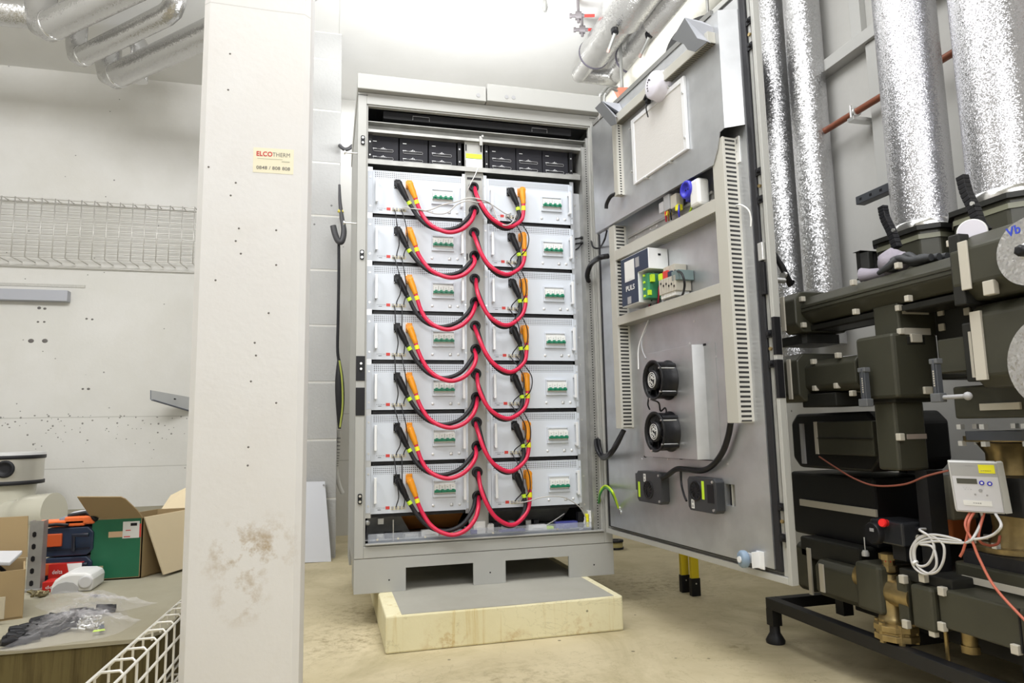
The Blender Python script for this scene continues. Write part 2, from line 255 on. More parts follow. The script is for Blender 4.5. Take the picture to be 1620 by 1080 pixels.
# ---------------------------------------------------------------- mesh builder
BASE = {}                                              # object name -> base point in its own frame's coordinates
SPLIT = set('''plinth_screw side_panel gap_seal canopy_plug lock_keeper keeper_screw edge_cover side_bolt rack_ear_strip panel_slot cover_standoff tray_rail tray_rail_screw
deflector_sheet ground_stud ear_screw flange_screw standoff filter_clip bracket_hole sheet_fixing sheet_slot latch_roller latch_rivet edge_seal earth_stud rail_screw ferrule fan_blade fan_screw blower_screw
insulation_rib flange_nut lever_rivet meter_button button_face ladder_rung spring_clip rubber_band end_ring frame_upright tray_handle signal_socket breaker_toggle socket_hole bracket_hole header_rail terminal latch_bracket header_rail strap terminal_mouth sleeve_end tube_rib shelf_plate cutter_grip'''.split())
class MB:
    def __init__(s): s.v = []; s.f = []; s.sm = []; s.mi = []; s.cur = 0
    def add(s, vs, fs, smooth=False):
        o = len(s.v); s.v += [tuple(q) for q in vs]; s.f += [tuple(i + o for i in f) for f in fs]
        s.sm += [smooth] * len(fs); s.mi += [s.cur] * len(fs); return s
    def box(s, x0, x1, y0, y1, z0, z1):
        x0, x1 = sorted((x0, x1)); y0, y1 = sorted((y0, y1)); z0, z1 = sorted((z0, z1))
        return s.add([(x0, y0, z0), (x1, y0, z0), (x1, y1, z0), (x0, y1, z0), (x0, y0, z1), (x1, y0, z1), (x1, y1, z1), (x0, y1, z1)],
                     [(0, 3, 2, 1), (4, 5, 6, 7), (0, 1, 5, 4), (1, 2, 6, 5), (2, 3, 7, 6), (3, 0, 4, 7)])
    def hexa(s, a, b):                                 # two matching quads a (front) and b (back)
        v = [tuple(q) for q in list(a) + list(b)]
        return s.add(v, [(0, 1, 2, 3), (7, 6, 5, 4), (0, 4, 5, 1), (1, 5, 6, 2), (2, 6, 7, 3), (3, 7, 4, 0)])
    def slab(s, quad, t):                              # any polygon given thickness vector t
        q = [Vector(p) for p in quad]; t = Vector(t); n = len(q)
        v = q + [p + t for p in q]
        return s.add(v, [tuple(range(n)), tuple(range(2 * n - 1, n - 1, -1))] + [(i, i + n, (i + 1) % n + n, (i + 1) % n) for i in range(n)])
    def cyl(s, a, b, r, r2=None, n=20, caps=True):
        a, b = Vector(a), Vector(b); r2 = r if r2 is None else r2
        d = (b - a).normalized(); x = d.orthogonal().normalized(); y = d.cross(x)
        v = []
        for c, rr in ((a, r), (b, r2)):
            for i in range(n):
                t = 2 * math.pi * i / n; v.append(c + x * (rr * math.cos(t)) + y * (rr * math.sin(t)))
        s.add(v, [(i, (i + 1) % n, n + (i + 1) % n, n + i) for i in range(n)], True)
        if caps:
            if r > 0: s.add(v[:n], [tuple(range(n - 1, -1, -1))])
            if r2 > 0: s.add(v[n:], [tuple(range(n))])
        return s
    def lathe(s, prof, o, axis, n=24, smooth=True):    # prof: (radius, height along axis)
        o, d = Vector(o), Vector(axis).normalized(); x = d.orthogonal().normalized(); y = d.cross(x); v = []
        for r, h in prof:
            for i in range(n):
                t = 2 * math.pi * i / n; v.append(o + d * h + x * (r * math.cos(t)) + y * (r * math.sin(t)))
        m = len(prof)
        s.add(v, [(j * n + i, j * n + (i + 1) % n, (j + 1) * n + (i + 1) % n, (j + 1) * n + i) for j in range(m - 1) for i in range(n)], smooth)
        s.add(v[:n], [tuple(range(n - 1, -1, -1))]); s.add(v[-n:], [tuple(range(n))]); return s
    def tube(s, pts, r, n=8, closed=False, caps=True):
        pts = [Vector(p) for p in pts]; m = len(pts); v = []
        rs = r if isinstance(r, (list, tuple)) else [r] * m
        x = None
        for i, p in enumerate(pts):
            a = pts[(i - 1) % m] if (i > 0 or closed) else p; b = pts[(i + 1) % m] if (i < m - 1 or closed) else p
            d = (b - a)
            d = d.normalized() if d.length > 1e-9 else Vector((0, 0, 1))
            if x is None: x = d.orthogonal().normalized()
            x = (x - d * x.dot(d)); x = x.normalized() if x.length > 1e-6 else d.orthogonal().normalized()
            y = d.cross(x)
            for k in range(n):
                t = 2 * math.pi * k / n; v.append(p + x * (rs[i] * math.cos(t)) + y * (rs[i] * math.sin(t)))
        mm = m if closed else m - 1
        s.add(v, [(j * n + k, j * n + (k + 1) % n, ((j + 1) % m) * n + (k + 1) % n, ((j + 1) % m) * n + k) for j in range(mm) for k in range(n)], True)
        if caps and not closed: s.add(v[:n], [tuple(range(n - 1, -1, -1))]); s.add(v[-n:], [tuple(range(n))])
        return s
    def ball(s, c, r, n=12, m=8):
        rx, ry, rz = r if isinstance(r, (tuple, list)) else (r, r, r); c = Vector(c); v = []
        for j in range(m + 1):
            a = math.pi * j / m - math.pi / 2
            for i in range(n):
                t = 2 * math.pi * i / n; v.append(c + Vector((rx * math.cos(a) * math.cos(t), ry * math.cos(a) * math.sin(t), rz * math.sin(a))))
        return s.add(v, [(j * n + i, j * n + (i + 1) % n, (j + 1) * n + (i + 1) % n, (j + 1) * n + i) for j in range(m) for i in range(n)], True)
    def rbox(s, x0, x1, y0, y1, z0, z1, c, ax='y'):    # box with chamfered edges along axis ax
        a = {'x': (y0, y1, z0, z1), 'y': (x0, x1, z0, z1), 'z': (x0, x1, y0, y1)}[ax]; u0, u1, w0, w1 = a
        pr = [(u0 + c, w0), (u1 - c, w0), (u1, w0 + c), (u1, w1 - c), (u1 - c, w1), (u0 + c, w1), (u0, w1 - c), (u0, w0 + c)]
        if ax == 'x': A = [(x0, u, w) for u, w in pr]; t = (x1 - x0, 0, 0)
        elif ax == 'y': A = [(u, y0, w) for u, w in pr]; t = (0, y1 - y0, 0)
        else: A = [(u, w, z0) for u, w in pr]; t = (0, 0, z1 - z0)
        return s.slab(A, t)
    def pieces(s):
        par = list(range(len(s.v)))
        def find(i):
            while par[i] != i: par[i] = par[par[i]]; i = par[i]
            return i
        seen = {}
        for i, q in enumerate(s.v):
            k = tuple(round(c, 5) for c in q)
            if k in seen: par[find(i)] = find(seen[k])
            else: seen[k] = i
        for f in s.f:
            for j in f[1:]: par[find(j)] = find(f[0])
        isl = {}
        for i in range(len(s.v)): isl.setdefault(find(i), []).append(i)
        bb = [[l, [min(s.v[i][a] for i in l) - .0004 for a in range(3)], [max(s.v[i][a] for i in l) + .0004 for a in range(3)]] for l in isl.values()]
        ch = True
        while ch:
            ch = False
            for i in range(len(bb)):
                for j in range(i + 1, len(bb)):
                    if all(bb[i][1][a] <= bb[j][2][a] and bb[j][1][a] <= bb[i][2][a] for a in range(3)):
                        bb[i] = [bb[i][0] + bb[j][0], [min(bb[i][1][a], bb[j][1][a]) for a in range(3)], [max(bb[i][2][a], bb[j][2][a]) for a in range(3)]]; del bb[j]; ch = True; break
                if ch: break
        out = []
        for l, _, _ in bb:
            n = MB(); mp = {}
            for i in l: mp[i] = len(n.v); n.v.append(s.v[i])
            for k, f in enumerate(s.f):
                if f[0] in mp: n.f.append(tuple(mp[i] for i in f)); n.sm.append(s.sm[k]); n.mi.append(s.mi[k])
            out.append(n)
        return out
    def build(s, name, m, parent=None, bevel=0, label=None, base=None, frame=None, seg=2, subd=0):
        if name in SPLIT:
            ps = s.pieces()
            if len(ps) > 1: return [p._build(name, m, parent, bevel, label, base, frame, seg, subd) for p in ps][-1]
        return s._build(name, m, parent, bevel, label, base, frame, seg, subd)
    def _build(s, name, m, parent=None, bevel=0, label=None, base=None, frame=None, seg=2, subd=0):
        me = bpy.data.meshes.new(name); pb = BASE.get(parent.name, Vector((0, 0, 0))) if parent else Vector(base or (0, 0, 0))
        me.from_pydata([tuple(Vector(q) - pb) for q in s.v], [], s.f); me.update()
        ms = m if isinstance(m, (list, tuple)) else [m]
        for q in ms: me.materials.append(q)
        for i, p in enumerate(me.polygons): p.use_smooth = s.sm[i]; p.material_index = s.mi[i]
        import bmesh
        bm = bmesh.new(); bm.from_mesh(me); bmesh.ops.recalc_face_normals(bm, faces=bm.faces); bm.to_mesh(me); bm.free()
        o = bpy.data.objects.new(name, me); COL.objects.link(o)
        if parent: o.parent = parent; BASE[o.name] = pb
        else:
            BASE[o.name] = pb
            if frame == 'door':
                o.location = HNG + DE * pb.x - DN * pb.y + Vector((0, 0, pb.z)); o.rotation_euler = (0, 0, DROT)
            else: o.location = pb
        if bevel:
            k = o.modifiers.new('bevel', 'BEVEL'); k.width = bevel; k.segments = seg; k.limit_method = 'ANGLE'; k.angle_limit = math.radians(40)
        if subd: k = o.modifiers.new('subd', 'SUBSURF'); k.levels = subd; k.render_levels = subd
        if label: o['label'] = label
        return o
def tag(o, label, category, group=None):
    o['label'] = label; o['category'] = category
    if group: o['group'] = group
    return o
def thing(name, label, category, base, group=None, frame=None):
    o = bpy.data.objects.new(name, None); COL.objects.link(o); o.empty_display_size = .05
    b = Vector(base); BASE[o.name] = b
    if frame == 'door': o.location = HNG + DE * b.x - DN * b.y + Vector((0, 0, b.z)); o.rotation_euler = (0, 0, DROT)
    else: o.location = b
    return tag(o, label, category, group)
def struct(o): o['kind'] = 'structure'; return o
def dup(root, loc, label=None, group=None):
    r = root.copy(); COL.objects.link(r); r.location = loc
    if label: r['label'] = label
    if group: r['group'] = group
    for ch in list(root.children):
        c = ch.copy(); COL.objects.link(c); c.parent = r
        for g in ch.children:
            d = g.copy(); COL.objects.link(d); d.parent = c
    return r
def spline(pts, k=6):
    pts = [Vector(p) for p in pts]; q = [pts[0] * 2 - pts[1]] + pts + [pts[-1] * 2 - pts[-2]]; out = []
    for i in range(1, len(q) - 2):
        for j in range(k):
            t = j / k; a, b, c, d = q[i - 1], q[i], q[i + 1], q[i + 2]
            out.append(0.5 * ((2 * b) + (c - a) * t + (2 * a - 5 * b + 4 * c - d) * t * t + (-a + 3 * b - 3 * c + d) * t ** 3))
    out.append(pts[-1]); return out
def text(name, body, size, origin, xdir, zdir, m, parent=None, base=None, align='LEFT', sx=1.0, bold=0.0, frame=None, depth=0.0003, fit=None):
    """flat lettering turned into a mesh; xdir = reading direction, zdir = up, given in the parent's frame"""
    cu = bpy.data.curves.new(name, 'FONT'); cu.body = body; cu.size = size; cu.align_x = align; cu.extrude = depth; cu.offset = bold; cu.space_character = 1.05
    t = bpy.data.objects.new(name, cu); COL.objects.link(t); dg = bpy.context.evaluated_depsgraph_get(); me = bpy.data.meshes.new_from_object(t.evaluated_get(dg))
    bpy.data.objects.remove(t)
    if fit: xs = [v.co.x for v in me.vertices]; sx = fit / (max(xs) - min(xs))
    X, Z, O = Vector(xdir).normalized() * sx, Vector(zdir).normalized(), Vector(origin); n = Vector(xdir).normalized().cross(Z)
    b = MB(); b.add([O + X * v.co.x + Z * v.co.y + n * v.co.z for v in me.vertices], [tuple(p.vertices) for p in me.polygons])
    return b.build(name, m, parent, base=base, frame=frame)
# ================================================================ THE SETTING
CZ, BY, RX, LX, FY = 3.72, 2.75, 2.32, -3.2, -3.6
struct(MB().box(LX - .2, RX + .2, FY - .2, BY + .2, -.2, 0).build('floor', floor_m))
struct(MB().box(LX - .2, RX + .2, FY - .2, BY + .2, CZ, CZ + .2).build('ceiling', ceil_m))
struct(MB().box(LX, RX, BY, BY + .2, 0, CZ).build('wall_back', wall_m))
struct(MB().box(RX, RX + .2, FY, BY + .2, 0, CZ).build('wall_right', concrete('dimmed_painted_wall', (0.56, 0.555, 0.53), (0.51, 0.505, 0.48))))  # right wall tone darkened in place of dimmer light on it
struct(MB().box(LX - .2, LX, FY, BY + .2, 0, CZ).build('wall_left', wall_m))
struct(MB().box(LX - .2, RX + .2, FY - .2, FY, 0, CZ).build('wall_front', wall_m))
# blockwork pier behind, built of courses with thin pale joints
def blockpier():
    b = MB(); j = MB(); x0, x1, y0, y1 = -.75, -.058, 1.727, 2.13
    lv = [0.0, .39, .78, 1.17, 1.56, 1.95, 2.34, 2.73, 3.12, 3.51, CZ]
    for a, c in zip(lv, lv[1:]):
        b.box(x0, x1, y0, y1, a + .005, c - .005)
    j.box(x0 + .003, x1 - .003, y0 + .003, y1 - .003, 0, CZ)
    o = struct(b.build('wall_pier', blockwork_m, bevel=.004, seg=1)); jo = struct(j.build('trim_mortar', wall_m, o)); return o
blockpier()
# painted concrete pillar in front
px0, px1, py0, py1, ch = -.462, -.178, -1.2, -.8, .016
struct(MB().slab([(px0 + ch, py0, 0), (px1 - ch, py0, 0), (px1, py0 + ch, 0), (px1, py1 - ch, 0), (px1 - ch, py1, 0), (px0 + ch, py1, 0), (px0, py1 - ch, 0), (px0, py0 + ch, 0)], (0, 0, CZ)).build('wall_pillar', pillar_m))
struct(MB().slab([(LX, -1.03, 0), (-.60, -1.03, 0), (-.54, -.95, 0), (-.54, BY, 0), (LX, BY, 0)], (0, 0, .29)).build('trim_platform', platf_m, bevel=.008))
struct(MB().slab([(LX, -1.035, .29), (-.60, -1.035, .29), (-.535, -.95, .29), (-.535, BY, .29), (LX, BY, .29)], (0, 0, .01)).build('trim_platform_top', plat_m))
# concrete block the cabinet stands on
t = thing('concrete_plinth', 'low yellow-stained cast concrete block under the open grey cabinet', 'plinth', (.59, .3, 0))
MB().box(.104, 1.071, -.389, 1.0, 0, BH).build('block_body', block_m, t, bevel=.008)
MB().slab([(.165, -.384, BH - .002), (.60, -.386, BH - .002), (1.035, -.382, BH - .002), (1.03, .97, BH - .002), (.155, .97, BH - .002)], (0, 0, .0026)).build('screeded_top', btop_m, t)
# ================================================================ THE CABINET
CAB = thing('battery_cabinet', 'tall light grey steel battery cabinet with its door open, standing on the concrete block', 'cabinet', (.6, .48, BH))
Z0, Z1 = BH + .147, 2.413                              # underside of body, underside of the canopy
def legs():
    b = MB(); z0, zn, z1 = BH + .001, .237, Z0 - .002
    pr = [(0, z0), (.222, z0), (.222, zn), (.523, zn), (.523, z0), (.672, z0), (.672, zn), (.976, zn), (.976, z0), (1.2, z0), (1.2, z1), (0, z1)]
    # the outline is cut into rectangles so that the faces stay flat
    for y0 in (0, .95):
        for a, c, d in ((0, .222, z0), (.222, .523, zn), (.523, .672, z0), (.672, .976, zn), (.976, 1.2, z0)):
            b.box(a, c, y0, y0 + .012, d, z1)
    for x0 in (0, 1.188):
        b.box(x0, x0 + .012, .012, .25, z0, z1); b.box(x0, x0 + .012, .25, .68, zn, z1); b.box(x0, x0 + .012, .68, .95, z0, z1)
    return b
MB_ = legs(); MB_.build('base_plinth', cab, CAB)
b = MB()
for x in (.15, .60, 1.1): b.cyl((x, -.0006, .19), (x, .002, .19), .0035, n=10)
b.build('plinth_screw', black, CAB)
b = MB(); b.box(0, .0025, .01, .95, Z0, Z1); b.box(1.1975, 1.2, .01, .95, Z0, Z1); b.build('side_panel', cab, CAB)
MB().box(.0025, 1.1975, .94, .95, Z0, Z1).build('back_panel', galv_d, CAB)
MB().box(.0025, 1.1975, .01, .94, Z0, Z0 + .012).build('floor_plate', galv, CAB)
MB().box(.0025, 1.1975, .01, .94, Z1 - .012, Z1).build('roof_plate', galv, CAB)
b = MB()                                                # front frame: posts, header, sill with a stepped inner lip
b.box(0, .040, 0, .03, Z0, Z1 - .001); b.box(1.158, 1.2, 0, .03, Z0, Z1 - .001)
b.box(.040, 1.158, 0, .03, 2.356, Z1 - .001); b.box(.040, 1.158, 0, .03, Z0, .335)
b.box(.040, .047, .006, .03, .335, 2.356); b.box(1.150, 1.158, .006, .03, .335, 2.356); b.box(.047, 1.150, .006, .03, 2.349, 2.356); b.box(.047, 1.150, .006, .03, .335, .343)
b.build('front_frame', cab, CAB, bevel=.002)
b = MB(); b.box(.048, 1.152, -.012, .012, .3425, .3475); b.build('sill_gasket', cab, CAB)
b = MB(); b.box(0, .045, -.001, .001, 2.398, 2.4); b.box(1.155, 1.2, -.001, .001, 2.398, 2.4); b.build('gap_seal', black, CAB)
b = MB(); b.box(-.004, .608, -.035, .96, Z1, Z1 + .075); b.build('canopy', cab, CAB, bevel=.003)
b = MB(); b.box(.611, 1.204, -.045, .96, Z1, Z1 + .088); b.build('canopy', cab, CAB, bevel=.003)
b = MB()
for q in ((757, 150), (801, 154), (812, 155)):
    c = P(*q, y=-.04); b.cyl((c.x, -.034 if q[0] == 757 else -.044, c.z), (c.x, -.0365 if q[0] == 757 else -.0465, c.z), .010, n=14)
b.build('canopy_plug', greyp, CAB)
b = MB()                                                # lock keepers down the left post
for z in (2.175, 1.629, 1.12, .54): b.rbox(.014, .032, -.006, 0, z - .022, z + .022, .004)
b.build('lock_keeper', black, CAB)
b = MB()
for z in (2.175, 1.629, 1.12, .54):
    for d in (-.012, .012): b.cyl((.023, -.0075, z + d), (.023, -.005, z + d), .0055, n=10)
b.build('keeper_screw', steel, CAB)
b = MB()
for a, c in ((1.165, 1.275), (1.115, 1.015)): b.box(-.004, .016, -.003, .006, min(a, c) - .12, max(a, c) - .12)
b = MB()
for (x0, y0), (x1, y1) in (((562, 563), (575, 602)), ((561, 613), (574, 657))):
    a = P(x0, y0, y=0); c = P(x1, y1, y=0); b.box(.001, c.x - a.x + .004, -.003, 0, a.z, c.z)
b.build('edge_cover', black, CAB)
b = MB()                                                # screws sticking out of the left side
for z in (2.13, 1.79): b.cyl((-.055, .05, z), (0, .05, z), .004, n=8); b.cyl((-.06, .05, z), (-.055, .05, z), .010, n=10)
b.build('side_bolt', steel, CAB)
for i, q in enumerate(((944, 265), (954, 410), (958, 596), (962, 795))):   # hinges on the right post
    c = P(*q, y=-.01); b = MB(); z = c.z
    b.box(1.172, 1.198, -.006, 0, z - .042, z + .042); b.cyl((1.19, -.012, z - .045), (1.19, -.012, z + .045), .007, n=10)
    b.box(1.168, 1.204, -.012, -.004, z - .034, z - .018); b.box(1.168, 1.204, -.012, -.004, z + .018, z + .034)
    b.build('door_hinge', galv_d, CAB, bevel=.002)
b = MB(); b.box(1.114, 1.134, .022, .12, .345, 2.25); b.box(1.139, 1.150, .022, .06, .345, 2.30); b.build('rack_post', galv_d, CAB)
b = MB(); b.box(1.1345, 1.1385, .021, .03, .345, 2.25); b.build('post_perforation', postholes, CAB)
b = MB(); b.box(1.075, 1.1275, .075, .082, .36, 2.02); b.build('rack_flange', galv, CAB)
b = MB()
for i in range(24): b.cyl((1.09 + .03 * (i % 2), .0745, .46 + i * .068), (1.09 + .03 * (i % 2), .077, .46 + i * .068), .0055, n=8)
b.build('flange_screw', steel, CAB)
# upper shelf, fan trays and header rails inside
b = MB(); b.box(.047, 1.150, .030, .075, 2.284, 2.287); b.box(.047, 1.150, .072, .075, 2.250, 2.284); b.box(.047, 1.150, .034, .075, 2.236, 2.250); b.build('header_channel', galv_d, CAB)
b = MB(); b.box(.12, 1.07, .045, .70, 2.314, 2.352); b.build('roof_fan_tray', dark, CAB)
b = MB(); b.box(.585, .600, .028, .034, 2.215, 2.262); b.cyl((.6, .024, 2.262), (.6, .034, 2.262), .006, n=8); b.build('centre_lug', galv_d, CAB)
b = MB(); b.tube([(.26, .043, 2.318), (.26, .043, 2.338), (.34, .043, 2.338), (.34, .043, 2.318)], .0014, n=6); b.tube([(.86, .043, 2.318), (.86, .043, 2.338), (.94, .043, 2.338), (.94, .043, 2.318)], .0014, n=6); b.build('tray_handle', greyp, CAB)
b = MB(); b.box(.047, .072, .05, .055, .45, 2.07); b.box(.5, .514, .05, .055, .45, 2.07); b.box(.606, .622, .05, .055, .45, 2.07); b.box(1.055, 1.075, .05, .055, .45, 2.07)
b.build('rack_ear_strip', galv, CAB)
b = MB(); b.box(.047, 1.11, .038, .5, 2.098, 2.102); b.box(.047, 1.11, .036, .038, 2.080, 2.103)
b.slab([(.047, .036, 2.102), (.135, .036, 2.102), (.118, .10, 2.135), (.047, .10, 2.135)], (0, .002, .001)); b.slab([(1.145, .036, 2.102), (1.03, .036, 2.102), (1.06, .10, 2.14), (1.145, .10, 2.14)], (0, .002, .001))
b.build('shelf_plate', galv_d, CAB)
b = MB(); b.box(.5145, .6055, .052, .056, .36, 2.24); b.box(.5145, .517, .044, .056, .36, 2.07); b.box(.603, .6055, .044, .056, .36, 2.07); b.build('cable_entry_panel', cab, CAB)
b = MB()
for z in (2.21, 2.13, 1.66): b.box(.518, .524, .049, .051, z - .02, z + .012)
for z in (2.21, 2.13): b.box(.594, .600, .049, .051, z - .02, z + .012)
b.build('panel_slot', black, CAB)
b = MB(); b.box(.52, .600, .0475, .0495, 2.104, 2.150); b.build('warning_label', white, CAB); b = MB(); b.box(.52, .600, .0465, .0494, 2.152, 2.175); b.build('warning_label', lime, CAB)
b = MB(); b.box(.525, .595, .049, .0515, 2.045, 2.055); b.build('entry_slot', black, CAB)
HZ = [2.005 - .2285 * i for i in range(7)]; LZ = [1.888 - .2272 * i for i in range(7)]
b0 = None
for z in HZ + LZ:                                       # 14 rubber grommets, in the centre panel
    b = MB(); b.lathe([(.022, 0), (.026, .006), (.024, .014), (.014, .016), (.013, .004)], (.556, .052, z), (0, -1, 0), n=20); b.build('cable_grommet', rubber, CAB)
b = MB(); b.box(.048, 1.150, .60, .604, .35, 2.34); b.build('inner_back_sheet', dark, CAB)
# lower compartment behind a clear cover
b = MB(); b.box(.048, 1.12, .05, .60, .352, .356); b.build('component_tray', galv, CAB)
b = MB(); b.slab([(.075, .09, .456), (.50, .09, .456), (.50, .30, .357), (.075, .30, .357)], (0, .004, 0)); b.build('busbar_shield', rust, CAB)
b = MB(); b.slab([(.06, .07, .462), (.20, .07, .462), (.265, .20, .357), (.06, .20, .357)], (0, .003, 0)); b.slab([(.60, .12, .455), (1.04, .12, .455), (1.04, .30, .357), (.62, .30, .357)], (0, .004, 0)); b.build('deflector_sheet', galv_d, CAB)
b = MB(); b.box(.06, 1.1, .018, .020, .3475, .385); b.build('clear_cover', acryl, CAB)
def comp(x, w, h, m, y=.055, d=.04, nm='terminal_unit'):
    b = MB(); b.box(x, x + w, y, y + d, .356, .356 + h); b.box(x + w * .2, x + w * .8, y - .003, y, .356 + h * .3, .356 + h * .6); b.build(nm, m, CAB, bevel=.002)
comp(.135, .08, .026, black); comp(.10, .03, .02, galv_d); comp(.30, .075, .026, white); comp(.225, .06, .015, galv_d); comp(.39, .05, .014, yell); comp(.535, .055, .055, white, .04); comp(.60, .03, .04, white, .04)
for i, m in enumerate((dark, galv_d, greyp, dark, galv_d, dark)): comp(.64 + i * .04, .026, .04, m, .10)
comp(.455, .05, .012, rust); comp(.50, .03, .03, greyp); comp(.80, .09, .022, white); comp(.89, .035, .012, lime); comp(.935, .11, .03, M_('blue_tray_plastic', (.06, .07, .30), .4)); comp(1.05, .03, .07, black); comp(1.07, .02, .05, white); comp(1.085, .02, .06, yell); comp(1.10, .02, .075, white)
for x in (.52, .97): comp(x, .03, .02, M_('blue_tray_plastic', (.06, .07, .30), .4), .035, .02)
comp(.66, .12, .010, M_('blue_tray_plastic', (.06, .07, .30), .4), .04)
b = MB(); b.cyl((.17, .03, .35), (.17, .03, .44), .003, n=8)
for x in (.10, .19, .31, .45, .62, .93): b.cyl((x, .0165, .36), (x, .0185, .36), .005, n=8)
b.build('cover_standoff', steel, CAB)
b = MB(); b.lathe([(.012, 0), (.012, .005), (.004, .006)], (.058, .049, .43), (0, -1, 0), n=10); b.box(.105, .13, .06, .075, .42, .445); b.build('latch_bracket', galv_d, CAB)
# -------- black battery trays above the shelf
TR = thing('battery_tray', 'black slotted battery drive tray, outermost left of the six above the shelf', 'battery tray', (.056, .07, 2.104), 'black battery trays above the shelf')
W6 = .1415
def tray():
    b = MB(); b.box(.058, .056 + W6 - .003, .072, .40, 2.106, 2.236); b.build('tray_body', M_('black_slate_plastic', (.014, .014, .019), .55, spec=.25), TR, bevel=.002)
    for dz in (.008, .048): 
        b = MB(); z = 2.104 + dz; b.rbox(.075, .170, .0715, .0725, z + .004, z + .018, .006); b.build('pull_slot', black, TR)
        b = MB(); b.tube([(.078, .070, z + .006), (.167, .070, z + .006), (.170, .070, z + .012), (.167, .070, z + .018), (.078, .070, z + .018), (.075, .070, z + .012)], .0012, n=5, closed=True); b.build('slot_rim', greyp, TR)
    b = MB()
    for dz in (.026, .066, .102): b.box(.073, .091, .0705, .0718, 2.104 + dz, 2.104 + dz + .003)
    for dz in (.024, .064):
        for k in range(5): b.box(.106 + k * .007, .109 + k * .007, .0705, .0718, 2.104 + dz, 2.104 + dz + .004 + 2 * (2 - abs(k - 2)) * .0018)
    b.build('status_print', aluw, TR)
tray()
names = ['outermost left', 'second from left', 'third from left', 'fourth from left', 'fifth from left', 'outermost right']
for i in range(1, 6):
    x = (.056 + W6 * i) if i < 3 else (.641 + .1395 * (i - 3))
    dup(TR, (x, .07, 2.104), 'black slotted battery drive tray, ' + names[i] + ' of the six above the shelf')
b = MB()
for x0 in (.050, .482, .618, 1.062):
    b.box(x0, x0 + .018, .064, .07, 2.104, 2.236)
b.build('tray_rail', black, CAB)
b = MB()
for x0 in (.059, .491, .627, 1.071):
    for z in (2.135, 2.20): b.cyl((x0, .0625, z), (x0, .065, z), .004, n=8)
b.build('tray_rail_screw', steel, CAB)
